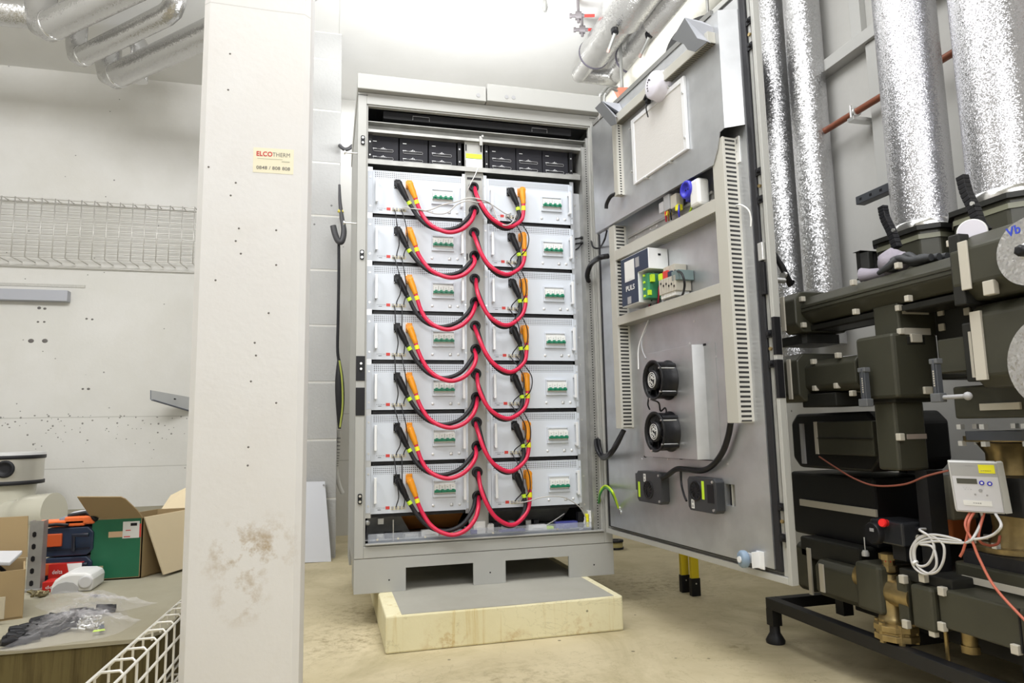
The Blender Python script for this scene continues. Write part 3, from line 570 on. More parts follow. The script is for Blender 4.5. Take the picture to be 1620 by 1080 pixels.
# -------- battery modules
PIT = .2295; MZ = [2.054 - .21 - PIT * i for i in range(7)]
ordn = ['topmost', 'second from top', 'third from top', 'fourth from top', 'third from bottom', 'second from bottom', 'bottom']
X0 = .072
MOD = thing('battery_module', 'pale blue-grey battery module with breaker, topmost in the left column', 'battery module', (X0, .05, MZ[0]), 'rack battery modules')
def module():
    z = MZ[0]
    def bx(x0, x1, y0, y1, a, c): return MB().box(X0 + x0, X0 + x1, .05 + y0, .05 + y1, z + a, z + c)
    bx(.004, .426, .004, .50, .006, .204).build('housing', galv, MOD)
    b = bx(0, .43, -.003, .003, 0, .172); b.box(X0, X0 + .43, .047, .053, z + .2065, z + .21); b.box(X0, X0 + .008, .047, .053, z + .172, z + .2065); b.box(X0 + .422, X0 + .43, .047, .053, z + .172, z + .2065); b.build('fascia', modf, MOD)
    bx(.008, .422, -.0025, .003, .172, .2065).build('vent_strip', perf, MOD)
    for s, xx in ((0, -.022), (1, .431)):
        b = bx(xx, xx + (.021 if s == 0 else .013), -.002, 0, .005, .205); b.build('rack_ear', modf, MOD)
    b = MB()
    for zz in (.035, .175): b.cyl((X0 - .011, .0465, z + zz), (X0 - .011, .049, z + zz), .0045, n=8); b.cyl((X0 + .4375, .0465, z + zz), (X0 + .4375, .049, z + zz), .0035, n=8)
    b.build('ear_screw', steel, MOD)
    bx(.006, .424, .006, .05, -.016, -.004).build('support_angle', black, MOD)
    for xx in (.012, .414):
        b = MB(); b.box(X0 + xx, X0 + xx + .012, .012, .022, z + .047, z + .161); b.box(X0 + xx + .002, X0 + xx + .010, .022, .047, z + .05, z + .062); b.box(X0 + xx + .002, X0 + xx + .010, .022, .047, z + .146, z + .158); b.build('handle', aluw, MOD, bevel=.002)
    b = MB(); y = .047                                  # breaker window frame
    b.box(X0 + .276, X0 + .281, y - .010, y, z + .061, z + .139); b.box(X0 + .379, X0 + .384, y - .010, y, z + .061, z + .139); b.box(X0 + .281, X0 + .379, y - .010, y, z + .061, z + .073); b.box(X0 + .281, X0 + .379, y - .010, y, z + .131, z + .139)
    br = b.build('breaker_window', modf, MOD, bevel=.001)
    b = MB()
    for k in range(4): b.box(X0 + .2815 + k * .0245, X0 + .2815 + k * .0245 + .0235, y - .018, y - .001, z + .083, z + .119)
    b.box(X0 + .281, X0 + .379, y - .004, y - .0005, z + .074, z + .130); bk = b.build('circuit_breaker', white, MOD, bevel=.001)
    b = MB(); b.box(X0 + .2815, X0 + .379, y - .021, y - .017, z + .083, z + .094)
    for k in range(4): b.box(X0 + .288 + k * .0245, X0 + .299 + k * .0245, y - .029, y - .019, z + .088, z + .098)
    b.build('breaker_toggle', green, bk)
    b = MB()
    for k in range(4): b.box(X0 + .290 + k * .0245, X0 + .295 + k * .0245, y - .0186, y - .0178, z + .106, z + .109)
    b.build('breaker_print', greyp, bk)
    b = MB()
    for xx in (.278, .362, .400): b.lathe([(.0065, 0), (.0065, .002), (.002, .003)], (X0 + xx, y, z + .026), (0, -1, 0), n=12)
    b.build('ground_stud', aluw, MOD)
    b = MB(); b.box(X0 + .355, X0 + .370, y - .0006, y, z + .018, z + .033); b.build('data_sticker', greyp, MOD)
    b = MB()
    for k, xx in enumerate((.024, .031, .038, .045, .054, .060)): b.cyl((X0 + xx, y - .0008, z + .025), (X0 + xx, y, z + .025), .0014, n=6)
    b.box(X0 + .030, X0 + .045, y - .0006, y, z + .016, z + .018); b.build('status_light', black, MOD)
    bx(.065, .083, -.0042, -.003, .018, .031).build('address_switch', redl, MOD)
    b = MB(); b.box(X0 + .088, X0 + .155, y - .0006, y, z + .015, z + .030); b.build('connector_field', cream, MOD)
    b = MB()
    for k in range(4): b.box(X0 + .091 + k * .0165, X0 + .100 + k * .0165, y - .007, y, z + .019, z + .030)
    b.build('signal_socket', greyp, MOD)
    for xx, m in ((.099, black), (.154, orange)):
        b = MB(); b.box(X0 + xx, X0 + xx + .030, y - .005, y, z + .127, z + .171); b.build('socket_flange', m, MOD, bevel=.002)
    b = MB()
    for xx in (.099, .154):
        for zz in (.131, .167): b.cyl((X0 + xx + .003, y - .0062, z + zz), (X0 + xx + .003, y - .0048, z + zz), .0022, n=6)
    b.build('flange_screw', steel, MOD)
module()
mods = [[], []]
for cidx, (xx, cn) in enumerate(((.072, 'left'), (.623, 'right'))):
    for i in range(7):
        lab = 'pale blue-grey battery module with breaker, %s in the %s column' % (ordn[i], cn)
        if cidx == 0 and i == 0: mods[0].append(MOD); continue
        mods[cidx].append(dup(MOD, (xx, .05, MZ[i]), lab))
# -------- thick power leads
CABR = .0098
def lead(kind, colname, row, side, pts, hole):
    """pts: photograph sight lines met with planes just in front of the fascia (plug end first)"""
    m, pm, lm = (rubber, black, lime) if kind == 'black' else (redc, orange, yell)
    t = thing('power_cable', '%s power lead plugged into the %s module, %s column' % ('thick black' if kind == 'black' else 'thick crimson orange-plugged', ordn[row], side), 'power cable', pts[0], 'thick power leads')
    p0, p1 = Vector(pts[0]), Vector(pts[1])
    path = spline([p1] + [Vector(p) for p in pts[2:]] + [Vector(hole)], 6)
    MB().tube(path, CABR, n=10).build('cable', m, t)
    d = (p1 - p0).normalized(); b = MB()                # right-angle plug: boss on the socket, tapering sleeve
    b.cyl((p0.x, .047, p0.z), (p0.x, p0.y - .012, p0.z), .0155, n=14); b.ball(p0, (.0165, .014, .0165), 12, 8)
    b.tube([p0, p0.lerp(p1, .35), p0.lerp(p1, .6), p0.lerp(p1, .8), p1, p1 + (p1 - p0) * .06], [.0165, .0155, .0150, .0125, .0120, .0105], n=12)
    b.build('plug', pm, t)
    k = max(range(len(path)), key=lambda i: -abs((path[i] - path[0]).length - .022))
    MB().tube([path[k - 1], path[k], path[k + 1], path[k + 2]], CABR + .0012, n=10, caps=False).build('marker_sleeve', lm, t)
def pathfrom(pxs, ys): return [P(*q, y=yy) for q, yy in zip(pxs, ys)]
LB = [(631, 291), (643, 314), (648, 322), (655, 334), (664, 346), (677, 357), (695, 363.5), (713, 362.5), (728, 356.5), (741, 344)]
LR = [(648.5, 292), (657, 313), (661, 325), (667, 338), (677, 352), (692, 362), (711, 367.5), (730, 363), (743.5, 352), (749.5, 341)]
RB = [(808.5, 302), (818, 323), (820, 333), (820.5, 343), (815.6, 354), (806.8, 362.5), (796, 365), (784, 360), (771.5, 347), (761, 329)]
RR = [(826, 301), (828, 321.6), (828, 335.6), (824.4, 348), (814, 357.5), (801.5, 361.5), (787.5, 357), (772, 345), (761, 328), (753.5, 311)]
YB = [.020, .012, .010, .006, .0, -.006, -.012, -.014, -.012, .0]
YR = [.020, .012, .008, .002, -.012, -.026, -.032, -.032, -.026, -.004]
for row in range(7):
    for side, kind, px_, ys in (('left', 'black', LB, YB), ('left', 'red', LR, YR), ('right', 'black', RB, YB), ('right', 'red', RR, YR)):
        pts = pathfrom(px_, ys); hz = (LZ if side == 'left' else HZ)[row]; dz = -PIT * row; hd = hz - (LZ if side == 'left' else HZ)[0]
        n = len(pts); out = []
        for i, q in enumerate(pts):
            w = max(0, (i - 3) / (n - 4)) if n > 4 else 0
            jit = 0 if i < 3 else math.sin(math.pi * (i - 2) / (n - 2))
            out.append(Vector((q.x + jit * .010 * math.sin(row * 2.3 + (side == 'right') * 1.1), q.y, q.z + dz * (1 - w) + hd * w + jit * .012 * math.sin(row * 1.7 + (side == 'right')))))
        sgn = -1 if (row + (kind == 'black')) % 2 else 1
        lead(kind, kind, row, side, out, (.556 + sgn * .006, .050, hz - .002))
# -------- thin signal leads between neighbouring modules
def thin(name, lab, pts, m, r, cat='signal cable', grp='thin signal leads between modules'):
    o = MB().tube(spline(pts, 6), r, n=6).build(name, m, base=pts[0]); return tag(o, lab, cat, grp)
for side, ox in (('left', .072), ('right', .623)):
    for i in range(6):
        for k, (a, c) in enumerate(((.100, .112), (.133, .145))):
            z1, z2 = MZ[i] + .022, MZ[i + 1] + .027; x1, x2 = ox + a, ox + c; j = .012 * math.sin(i * 1.9 + k + (side == 'right'))
            if side == 'right': x1 += .0; bow = .045 + j
            else: bow = .012 + j
            yy = .000 if side == 'left' else -.016
            thin('signal_cable', 'thin black signal lead, %s of the pair below the %s module, %s column' % ('outer' if k == 0 else 'inner', ordn[i], side),
                 [(x1, .044, z1), (x1 + .002, .024, z1 - .015), (x1 + bow * .5, yy, z1 - .06), (x1 + bow, yy, (z1 + z2) / 2), (x2 + bow * .6, yy, z2 + .05), (x2, .022, z2 + .012), (x2, .044, z2)], rubber, .0026)
def pxl(lst, y): return [P(q[0], q[1], y=(q[2] if len(q) > 2 else y)) for q in lst]
G = 'grey looms at the top modules'
thin('signal_cable', 'grey signal lead from the topmost left module over to the right, upper strand', pxl([(637, 329, .045), (646, 328, .01), (664, 333, .0), (680, 332, -.02), (700, 324, -.02), (722, 319, -.02), (742, 313, -.03), (762, 316, -.03), (778, 324, 0), (785, 342, -.01), (793, 354, -.035), (803, 356, -.045), (812, 350, -.03), (816, 338, .03)], 0), M_('pale_grey_flex', (.50, .49, .47), .5), .0030, grp=G)
thin('signal_cable', 'grey signal lead from the topmost left module over to the right, sagging strand', pxl([(632, 330, .045), (652, 330, .0), (668, 332, -.01), (690, 338, -.02), (708, 336, -.02), (722, 324, -.02), (738, 318, -.03), (757, 320, -.03), (775, 322, 0), (800, 338, .02), (808, 337, .045)], 0), MATS['pale_grey_flex'], .0028, grp=G)
thin('signal_cable', 'pale grey lead arching from the bottom right module into the cabinet floor', pxl([(812, 794, .045), (830, 794, 0), (860, 786, -.03), (890, 786, -.03), (915, 800, 0), (926, 818, .02), (924, 833, .03), (917, 838, .05)], 0), MATS['pale_grey_flex'], .0026, grp='grey looms at the bottom')
thin('signal_cable', 'pale grey lead lying on the cabinet floor behind the clear cover', pxl([(822, 836, .1), (850, 836, .09), (872, 826, .08), (893, 812, .08)], 0), MATS['pale_grey_flex'], .0026, grp='grey looms at the bottom')
tag(MB().tube(spline(pxl([(757, 264, .04), (752, 276, .02), (744, 291, .02), (738, 305, .046)], 0), 4), .0022, n=6).build('cable_tie', white, base=P(750, 280, y=.03)), 'white nylon tie hanging from the white label in the centre panel', 'cable tie')
# ================================================================ THE OPEN DOOR (door frame: x along the door, -y out of its inner face, z up)
DZ0, DZ1 = .338, 2.355
def DP(px, py, o): s, z = D(px, py, o); return Vector((s, -o, z))
b = MB(); w = 1.228
b.box(.005, w, 0, .004, DZ0, DZ1)
for a in ((.005, .025, DZ0, DZ1), (w - .016, w, DZ0, DZ1)): b.box(a[0], a[1], -.022, 0, a[2], a[3])
b.box(.025, w - .016, -.022, 0, DZ0, DZ0 + .022); b.box(.025, w - .016, -.022, 0, DZ1 - .022, DZ1)
b.box(w - .040, w - .016, -.016, 0, DZ0 + .022, DZ1 - .022)
DOOR = b.build('door', cab, bevel=.003, label='light grey steel door swung open, galvanised inner side'); BASE[DOOR.name] = Vector((0, 0, 0))
DOOR.parent = CAB; DOOR.location = HNG - BASE[CAB.name]; DOOR.rotation_euler = (0, 0, DROT)
b = MB(); g0, g1 = .055, w - .038
b.box(g0 - .014, g0 + .014, -.026, -.004, DZ0 + .034, DZ1 - .034); b.box(g1 - .028, g1, -.026, -.004, DZ0 + .034, DZ1 - .034); b.box(g0 + .014, g1 - .028, -.026, -.004, DZ0 + .034, DZ0 + .056); b.box(g0 + .014, g1 - .028, -.026, -.004, DZ1 - .056, DZ1 - .034)
b.build('gasket', rubber, DOOR, bevel=.004)
s0, _ = D(1147, 765, .03); s1, zt = D(1163, 765, .03)
hx0, hx1, hz0, hz1 = .938, .990, .552, .626
b = MB(); sx0, sx1, sz0, sz1 = .072, 1.163, DZ0 + .040, DZ1 - .045      # inner sheet with the square cut-out
b.box(sx0, hx0, -.030, -.004, sz0, sz1); b.box(hx1, sx1, -.030, -.004, sz0, sz1); b.box(hx0, hx1, -.030, -.004, sz0, hz0); b.box(hx0, hx1, -.030, -.004, hz1, sz1)
b.build('inner_sheet', galv, DOOR)
MB().box(hx0 - .01, hx0 + .024, -.012, -.0042, hz0 - .01, hz1 + .01).build('cut_out_shade_plate', black, DOOR); MB().box(hx0 + .026, hx0 + .030, -.024, -.0042, hz0 - .01, hz1 + .01).build('cut_out_flange', duct, DOOR)  # black plate added so the left of the cut-out reads as dark shade
MB().box(.165, 1.10, -.099, -.085, 2.264, 2.284).build('top_edge_profile', M_('mid_grey_profile', (.20, .20, .19), .5), DOOR)
# slotted wiring ducts: body with slotted rim
def vduct(s0, s1, z0, z1, o0=.03, o1=.09):
    MB().box(s0, s1 - .001, -o1, -o0, z0, z1).build('wiring_duct', duct, DOOR, bevel=.001)
    MB().box(s1 - .001, s1 + .001, -o1 + .006, -o0, z0 + .004, z1 - .004).build('duct_slots', slots, DOOR)
    b = MB(); b.box(s1 - .001, s1 + .0016, -o1, -o1 + .0065, z0, z1); b.build('duct_cover_edge', slots_l, DOOR)
vduct(1.052, 1.112, .835, 1.812)
vduct(.272, .322, .822, 1.73)
def hduct(s0, s1, z0, z1, o0=.03, o1=.09):
    MB().box(s0, s1, -o1, -o0, z0, z1).build('wiring_duct', duct, DOOR, bevel=.001)
    MB().box(s0 + .004, s1 - .004, -o1 + .006, -o0, z0 - .0012, z0 + .001).build('duct_slots', dots('slotted_duct_underside', (.40, .39, .34), (.10, .10, .08), (.012, 0), (.24, 0), ax=(0, 2), shape='bar'), DOOR)
hduct(.322, 1.052, 1.564, 1.610); hduct(.322, 1.052, 1.272, 1.311)
# raised cover plate on the upper half, on stand-offs
UP0 = .095
b = MB(); o = UP0
pl_ = [(.150, 1.738), (1.062, 1.728), (1.090, 1.775), (1.108, 1.828), (1.135, 1.832), (1.135, 2.262), (.150, 2.262)]
b.slab([(s, -o, z) for s, z in pl_], (0, .003, 0)); b.slab([(1.135, -o, 1.832), (1.163, -.033, 1.84), (1.163, -.033, 2.262), (1.135, -o, 2.262)], (0, .003, 0)); b.box(.150, 1.135, -o, -.03, 2.260, 2.263); b.box(.150, 1.062, -o + .003, -o + .022, 1.735, 1.738)
b.build('upper_cover_plate', galv, DOOR)
b = MB()
for s, z in ((.2, 1.78), (1.08, 1.9), (.2, 2.25), (1.08, 2.25)): b.cyl((s, -o + .003, z), (s, -.03, z), .006, n=8)
b.build('standoff', steel, DOOR)
o0, o1 = UP0, UP0 + .032
s_, z_ = D(968, 205, o1); e_, ze = D(1120, 67, o1)
b = MB(); b.box(s_, e_, -o1, -o0, 2.150, 2.190); b.build('wiring_duct', duct, DOOR, bevel=.001)
b = MB(); b.box(s_ + .01, e_ - .003, -o1 + .005, -o0, 2.1488, 2.1505); b.build('duct_slots', dots('slotted_duct_underside_small', (.20, .19, .14), (.04, .04, .03), (.012, 0), (.24, 0), ax=(0, 2), shape='bar'), DOOR)
b = MB(); s2, zb = D(978, 307, o1); b.box(s_, s2 - .002, -o1, -o0, zb, 2.150); b.build('wiring_duct', duct, DOOR, bevel=.001)
b = MB(); b.box(s2 - .002, s2, -o1 + .003, -o0, zb, 2.150); b.build('duct_slots', dots('punched_duct_side', (.60, .59, .54), (.03, .03, .03), (.222, .012), (.022, .26), ax=(1, 2)), DOOR)
# filter frame
fa, fz0, fb, fz1 = .537, 1.838, .932, 2.124
b = MB(); oo = UP0 + .012
for a in ((fa, fa + .022, fz0, fz1), (fb - .022, fb, fz0, fz1), (fa + .022, fb - .022, fz0, fz0 + .008), (fa + .022, fb - .022, fz1 - .020, fz1)): b.box(a[0], a[1], -oo, -UP0, a[2], a[3])
b.build('filter_frame', aluw, DOOR, bevel=.002)
MB().box(fa + .022, fb - .022, -oo + .004, -UP0, fz0 + .008, fz1 - .020).build('filter_mat', filterm, DOOR)
b = MB()
for s, z in ((fa - .008, 2.09), (fa - .008, 1.90), (fb - .010, 2.06), (fb - .010, 1.885), (fa + .15, 2.128), (fb - .1, 2.128), (fa + .10, fz0 - .004), (fb - .12, fz0 - .004)): b.cyl((s, -oo - .004, z), (s, -UP0, z), .005, n=8)
b.build('filter_clip', steel, DOOR)
# bent brackets leaning over the top duct
def bracket(sc, nm):
    b = MB(); ob = UP0 + .002; sw, sh = .0, 0
    z0, z1 = 2.20, 2.262
    b.box(sc - .085, sc, -ob - .0025, -ob, z0, z1)
    b.slab([(sc - .090, -ob, z0), (sc - .09, -ob - .002, z1), (sc - .115, -ob - .085, z1 - .006), (sc - .115, -ob - .085, z0 + .006)], (.003, 0, 0))
    b.slab([(sc - .115, -ob - .085, z1), (sc - .115, -ob - .085, z0), (sc - .190, -ob - .085, z0 - .0), (sc - .190, -ob - .085, z1)], (0, .003, 0))
    b.build('bent_bracket', lockg, DOOR, bevel=.001)
def bracket2(front_px, o):                              # corners traced on a plane in front of the door
    q = [DP(x, y, o) for x, y in front_px]; return q
FB = UP0 + .10
for fr, side in ((((941, 171), (952, 160), (973, 185), (975, 196), (966, 199)), ((952, 160), (980, 164), (988, 183), (978, 186), (973, 185))),
                 (((1063, 62), (1083, 28), (1103, 61), (1119, 66), (1099, 82), (1088, 79), (1082, 70)), ((1083, 28), (1110, 34), (1128, 43), (1127, 70), (1119, 66), (1103, 61)))):
    fq = bracket2(fr, FB); b = MB(); b.slab(fq, (0, .003, 0))
    so = [FB, UP0 + .002, UP0 + .002, UP0 + .002, FB] if len(side) == 5 else [FB, UP0 + .03, UP0 + .002, UP0 + .002, UP0 + .05, FB]
    sq = [DP(x, y, oo) for (x, y), oo in zip(side, so)]
    b.cur = 1
    for i in range(1, len(sq) - 1): b.slab([sq[0], sq[i], sq[i + 1]], (.002, 0, 0))
    b.build('bent_bracket', [lockg, M_('bracket_flank', (.34, .35, .38), .45)], DOOR)
b = MB()
for q in ((980, 187), (984, 184), (988, 181), (1122, 55), (1126, 54)): c = DP(*q, UP0 + .004); b.cyl(c, c + Vector((0, .01, 0)), .0035, n=6)
b.build('bracket_hole', black, DOOR)
b = MB(); q = DP(949, 190, .09); b.cyl(q, q + Vector((.03, -.01, .02)), .008, n=10); b.build('stay_pin', aluw, DOOR)
# raised fan plenum, rating label, round stickers, small fixings
b = MB(); po = .072; pa, pz0 = D(1020, 722, po); pb, pz1 = D(1094, 545, po)
b.box(pa, pb, -po, -.03, pz0, pz1); b.slab([(pb, -po, pz0), (pb + .018, -.032, pz0), (pb + .018, -.032, pz1), (pb, -po, pz1)], (0, .003, 0)); b.box(pb + .018, pb + .085, -.0325, -.030, pz0, pz1)
b.build('fan_plenum', galv, DOOR, bevel=.002)
MB().box(1.088, 1.128, -.034, -.030, 1.722, 1.815).build('rating_label', white, DOOR)
b = MB()
for k in range(5): b.box(1.094, 1.108 + .004 * (k % 3), -.0344, -.034, 1.735 + k * .013, 1.738 + k * .013)
b.box(1.106, 1.120, -.0344, -.034, 1.79, 1.806); b.build('label_print', greyp, DOOR)
b = MB()
for q in ((1090, 543), (1098, 565), (1132, 564), (1051, 558), (1109, 587), (1116, 686), (1150, 734), (1015, 726), (1056, 726), (1159, 45), (1164, 131), (1098, 508), (1120, 350)): c = DP(*q, .0315); b.cyl(c, c + Vector((0, .002, 0)), .0045, n=8)
b.build('sheet_fixing', steel, DOOR)
b = MB()
for q in ((1020, 722), (1077, 725), (1114, 545)): c = DP(*q, .0345); b.box(c.x - .008, c.x + .008, c.y, c.y + .002, c.z - .004, c.z + .004)
b.build('sheet_slot', black, DOOR)
b = MB(); b.box(pa, pb + .08, -.034, -.030, pz0 - .004, pz0 - .001); b.build('plenum_gap', black, DOOR)
# latch bar with rollers on the opening edge, lock gearbox, handle, seals
b = MB(); lx = w - .030; b.box(lx, lx + .010, -.020, -.016, .45, 2.36); b.build('latch_bar', galv_d, DOOR)
b = MB()
for q in ((1185, 30), (1186, 71), (1201, 269), (1204, 313), (1219, 527), (1221, 575), (1234, 802), (1238, 851)):
    c = DP(*q, .03); b.box(lx - .006, lx + .016, -.026, -.018, c.z - .012, c.z + .012)
    b.cyl((lx + .008, -.036, c.z), (lx + .008, -.020, c.z), .007, n=10)
b.build('latch_roller', black, DOOR)
b = MB()
for q in ((1185, 52), (1202, 292), (1218, 551), (1235, 825)):
    c = DP(*q, .03); b.cyl((lx + .005, -.026, c.z), (lx + .005, -.016, c.z), .006, n=8)
b.build('latch_rivet', brass, DOOR)
b = MB(); c = DP(1206, 397, .03); c2 = DP(1209, 456, .03); b.box(lx - .012, lx + .010, -.034, -.020, c.z - .03, c.z + .03); b.build('lock_case', steel, DOOR, bevel=.002)
b = MB(); b.box(lx - .014, lx + .008, -.032, -.020, c2.z - .02, c.z - .035); b.build('lock_gearbox', black, DOOR, bevel=.002)
b = MB()
for (x0, y0), (x1, y1) in (((1225, 503), (1229, 562)), ((1228, 570), (1232, 630))):
    a = DP(x0, y0, -.0); c = DP(x1, y1, 0); b.box(w - .012, w + .002, -.0235, .0, a.z, c.z)
b.build('edge_seal', black, DOOR)
# swing handle on the outside
b = MB(); hz = DP(1224, 430, 0).z; q0 = Vector((w - .03, .006, DP(1222, 385, 0).z)); q1 = Vector((w - .03, .006, DP(1225, 455, 0).z))
b.box(w - .045, w - .015, .004, .012, q1.z, q0.z); b.tube([(w - .03, .012, q0.z - .01), (w - .03, .050, q0.z - .07), (w - .03, .082, q1.z + .015), (w - .03, .086, q1.z + .03)], [.007, .010, .011, .010], n=10); b.build('swing_handle', black, DOOR)
b = MB(); b.cyl((w - .03, .01, q1.z + .03), (w - .03, .055, q1.z + .03), .010, n=12); b.cyl((w - .03, .05, q1.z + .05), (w - .03, .06, q1.z + .05), .012, n=10); b.build('handle_lock', steel, DOOR)
# support caster at the bottom
b = MB(); c = DP(1180, 885, .06); b.lathe([(.012, -.012), (.024, -.012), (.028, -.006), (.028, .006), (.024, .012), (.012, .012)], (c.x - .012, c.y, c.z), (.25, 1, 0), n=24); b.build('support_wheel', caster_b, DOOR)
b = MB(); b.box(c.x - .012, c.x + .030, c.y + .014, c.y + .018, c.z - .012, c.z + .020); b.box(c.x + .028, c.x + .032, c.y + .0, -.03, c.z - .022, c.z + .028); b.box(c.x + .02, c.x + .055, -.034, -.03, c.z - .025, c.z + .030); b.cyl((c.x - .012, c.y - .018, c.z), (c.x - .012, c.y + .02, c.z), .010, n=12); b.build('wheel_fork', aluw, DOOR, bevel=.001)
# ---- devices fitted to the door
def dthing(name, lab, cat, q, grp=None): return thing(name, lab, cat, q, grp, frame='door')
def dtag(o, lab, cat, grp=None): return tag(o, lab, cat, grp)
# two axial fans
def fan(q, lab, grp):
    c = DP(*q, .160); t = dthing('axial_fan', lab, 'fan', (c.x, -.072, c.z), grp); R, a = .080, Vector((c.x, -.072, c.z)); n = Vector((0, -1, 0))
    b = MB(); b.lathe([(R, .0), (R, .006), (R * .93, .010), (R * .93, .078), (R, .084), (R, .090), (R * .90, .090), (R * .84, .080), (R * .84, .06), (R * .5, .06)], a, n, n=32)
    for k in range(4):
        an = math.pi / 4 + k * math.pi / 2; b.cyl(a + Vector((math.cos(an) * R * .93, 0, math.sin(an) * R * .93)), a + Vector((math.cos(an) * R * .93, -.084, math.sin(an) * R * .93)), .012, n=10)
    b.build('fan_housing', black, t)
    b = MB()
    for k in range(7):
        an = k * 2 * math.pi / 7; an2 = an + .55; r0, r1 = R * .42, R * .84
        b.slab([a + Vector((math.cos(an) * r0, -.064, math.sin(an) * r0)), a + Vector((math.cos(an) * r1, -.064, math.sin(an) * r1)), a + Vector((math.cos(an2) * r1, -.080, math.sin(an2) * r1)), a + Vector((math.cos(an2) * r0, -.080, math.sin(an2) * r0))], (0, .002, 0))
    b.build('fan_blade', black, t)
    b = MB(); b.lathe([(R * .50, .06), (R * .50, .088), (R * .46, .092)], a, n, n=24); b.build('motor_hub', black, t)
    b = MB()
    for r in (.030, .023): b.tube([a + Vector((math.cos(u * math.pi / 12) * r, -.0928, math.sin(u * math.pi / 12) * r)) for u in range(24)], .0014, n=4, closed=True)
    for k in range(8):
        if k % 4 != 3: an = k * math.pi / 4 + .3; b.tube([a + Vector((math.cos(an) * .006, -.0928, math.sin(an) * .006)), a + Vector((math.cos(an) * .020, -.0928, math.sin(an) * .020))], .0018, n=4)
    b.tube([a + Vector((math.cos(u * math.pi / 8) * .013, -.0928, math.sin(u * math.pi / 8) * .013)) for u in range(11)], .0014, n=4)
    b.build('hub_print', white, t)
    b = MB(); 
    for sz in (-.6, .55): b.cyl(a + Vector((R * .75, -.094, R * sz)), a + Vector((R * .75, 0, R * sz)), .0035, n=8)
    b.cyl(a + Vector((-R * .3, -.094, -R * .93)), a + Vector((-R * .3, -.08, -R * .93)), .005, n=8)
    b.build('fan_screw', steel, t)
    t.scale = (.90, .80, .97); return a
f1 = fan((1026, 601), 'upper of the two round black fans on the open door', 'round fans on the door')
f2 = fan((1029, 683), 'lower of the two round black fans on the open door', 'round fans on the door')
def dcable(name, lab, pts, r, m, cat='cable', grp=None):
    pts = [p if isinstance(p, Vector) else (DP(*p) if len(p) == 3 else Vector(p)) for p in pts]
    return tag(MB().tube(spline(pts, 7), r, n=8).build(name, m, base=pts[0], frame='door'), lab, cat, grp)
dcable('fan_cable', 'dark thin lead running from the cross duct down to the upper round fan', [(1030, 503, .04), (1022, 522, .06), (1015, 540, .07), (1017, 556, .09), (1022, 567, .11)], .0032, greyp)
dcable('fan_cable', 'white thin lead running from the cross duct down beside the upper round fan', [(1026, 505, .04), (1016, 530, .05), (1010, 552, .07), (1010, 584, .09)], .0026, white)
dcable('fan_cable', 'black lead looped between the upper and lower round fans, left strand', [(1026, 630, .12), (1025, 640, .125), (1028, 648, .12)], .0032, black, grp='leads between the round fans')
dcable('fan_cable', 'black lead looped between the upper and lower round fans, right strand', [(1031, 632, .12), (1042, 637, .12), (1045, 650, .11), (1052, 645, .10), (1054, 652, .10), (1049, 657, .12)], .0032, black, grp='leads between the round fans')
# two blower boxes
def blower(cs, lab, flip):
    (x0, y0), (x1, y1) = cs; a = DP(x0, y0, .068); c = DP(x1, y1, .068); s0, s1, z1, z0 = a.x, c.x, a.z, c.z
    t = dthing('radial_blower', lab, 'blower', ((s0 + s1) / 2, -.03, z0), 'square blowers low on the door')
    b = MB(); b.rbox(s0, s1, -.066, -.030, z0, z1, .012, 'y')
    if flip: b.box(s0 - .022, s0, -.060, -.035, z0 + (z1 - z0) * .35, z1 - .012)
    b.build('blower_housing', M_('charcoal_plastic', (.035, .037, .042), .42), t, bevel=.002)
    r = (z1 - z0) * .30; cx = s0 + (s1 - s0) * (.48 if flip else .30); cz = z0 + (z1 - z0) * (.42 if flip else .60)
    b = MB(); b.lathe([(r, 0), (r, .003), (r * .85, .003), (r * .8, .0005)], (cx, -.066, cz), (0, -1, 0), n=24)
    for k in range(12): an = k * math.pi / 6; b.tube([(cx + math.cos(an) * r * .35, -.0675, cz + math.sin(an) * r * .35), (cx + math.cos(an + .3) * r * .8, -.0675, cz + math.sin(an + .3) * r * .8)], .0016, n=4)
    b.build('intake_grille', black, t)
    if not flip:
        b = MB(); b.box(s1 - .05, s1 - .014, -.0675, -.065, z0 + .036, z1 - .022)
        b.build('outlet_slot', black, t)
    yx = s0 + (.012 if flip else (s1 - s0) * .52); b = MB(); b.box(yx, yx + .014, -.0672, -.066, z0 + ((.018) if flip else .045), z1 - (.045 if flip else .012)); b.build('strip_label', lime, t)
    b = MB(); xx = s0 + (.058 if flip else .022); zz = z1 - .042 if flip else z0 + .008; b.box(xx, xx + .017, -.0672, -.066, zz, zz + .032); b.build('data_label', white, t)
    b = MB()
    for k in range(2): b.box(xx + .003, xx + .014, -.0676, -.0672, zz + .004 + k * .015, zz + .013 + k * .015)
    b.build('data_print', greyp, t)
    b = MB()
    for s, z in ((s1 - .018, z1 - .012), (s1 - .018, z0 + .012)): b.cyl((s, -.069, z), (s, -.064, z), .005, n=10)
    b.build('blower_screw', steel, t)
    return s0, s1, z0, z1
blower(((1006, 744), (1047, 799)), 'square black blower with yellow strip, nearer the hinge side of the door', True)
blower(((1086, 753), (1134, 814)), 'square black blower with yellow strip, nearer the cut-out in the door', False)
dcable('corrugated_conduit', 'thick black conduit curving down the door to the square blowers', [(1156, 668, .055), (1152, 690, .05), (1143, 715, .05), (1128, 735, .05), (1110, 744, .05), (1085, 742, .055), (1070, 742, .06), (1058, 750, .06), (1046, 757, .08)], .0105, black, 'conduit')
dcable('blower_cable', 'thin black lead dropping from the conduit to the blower with the side outlet', [(1077, 744, .058), (1078, 765, .06), (1082, 782, .08), (1086, 792, .088)], .0042, black)
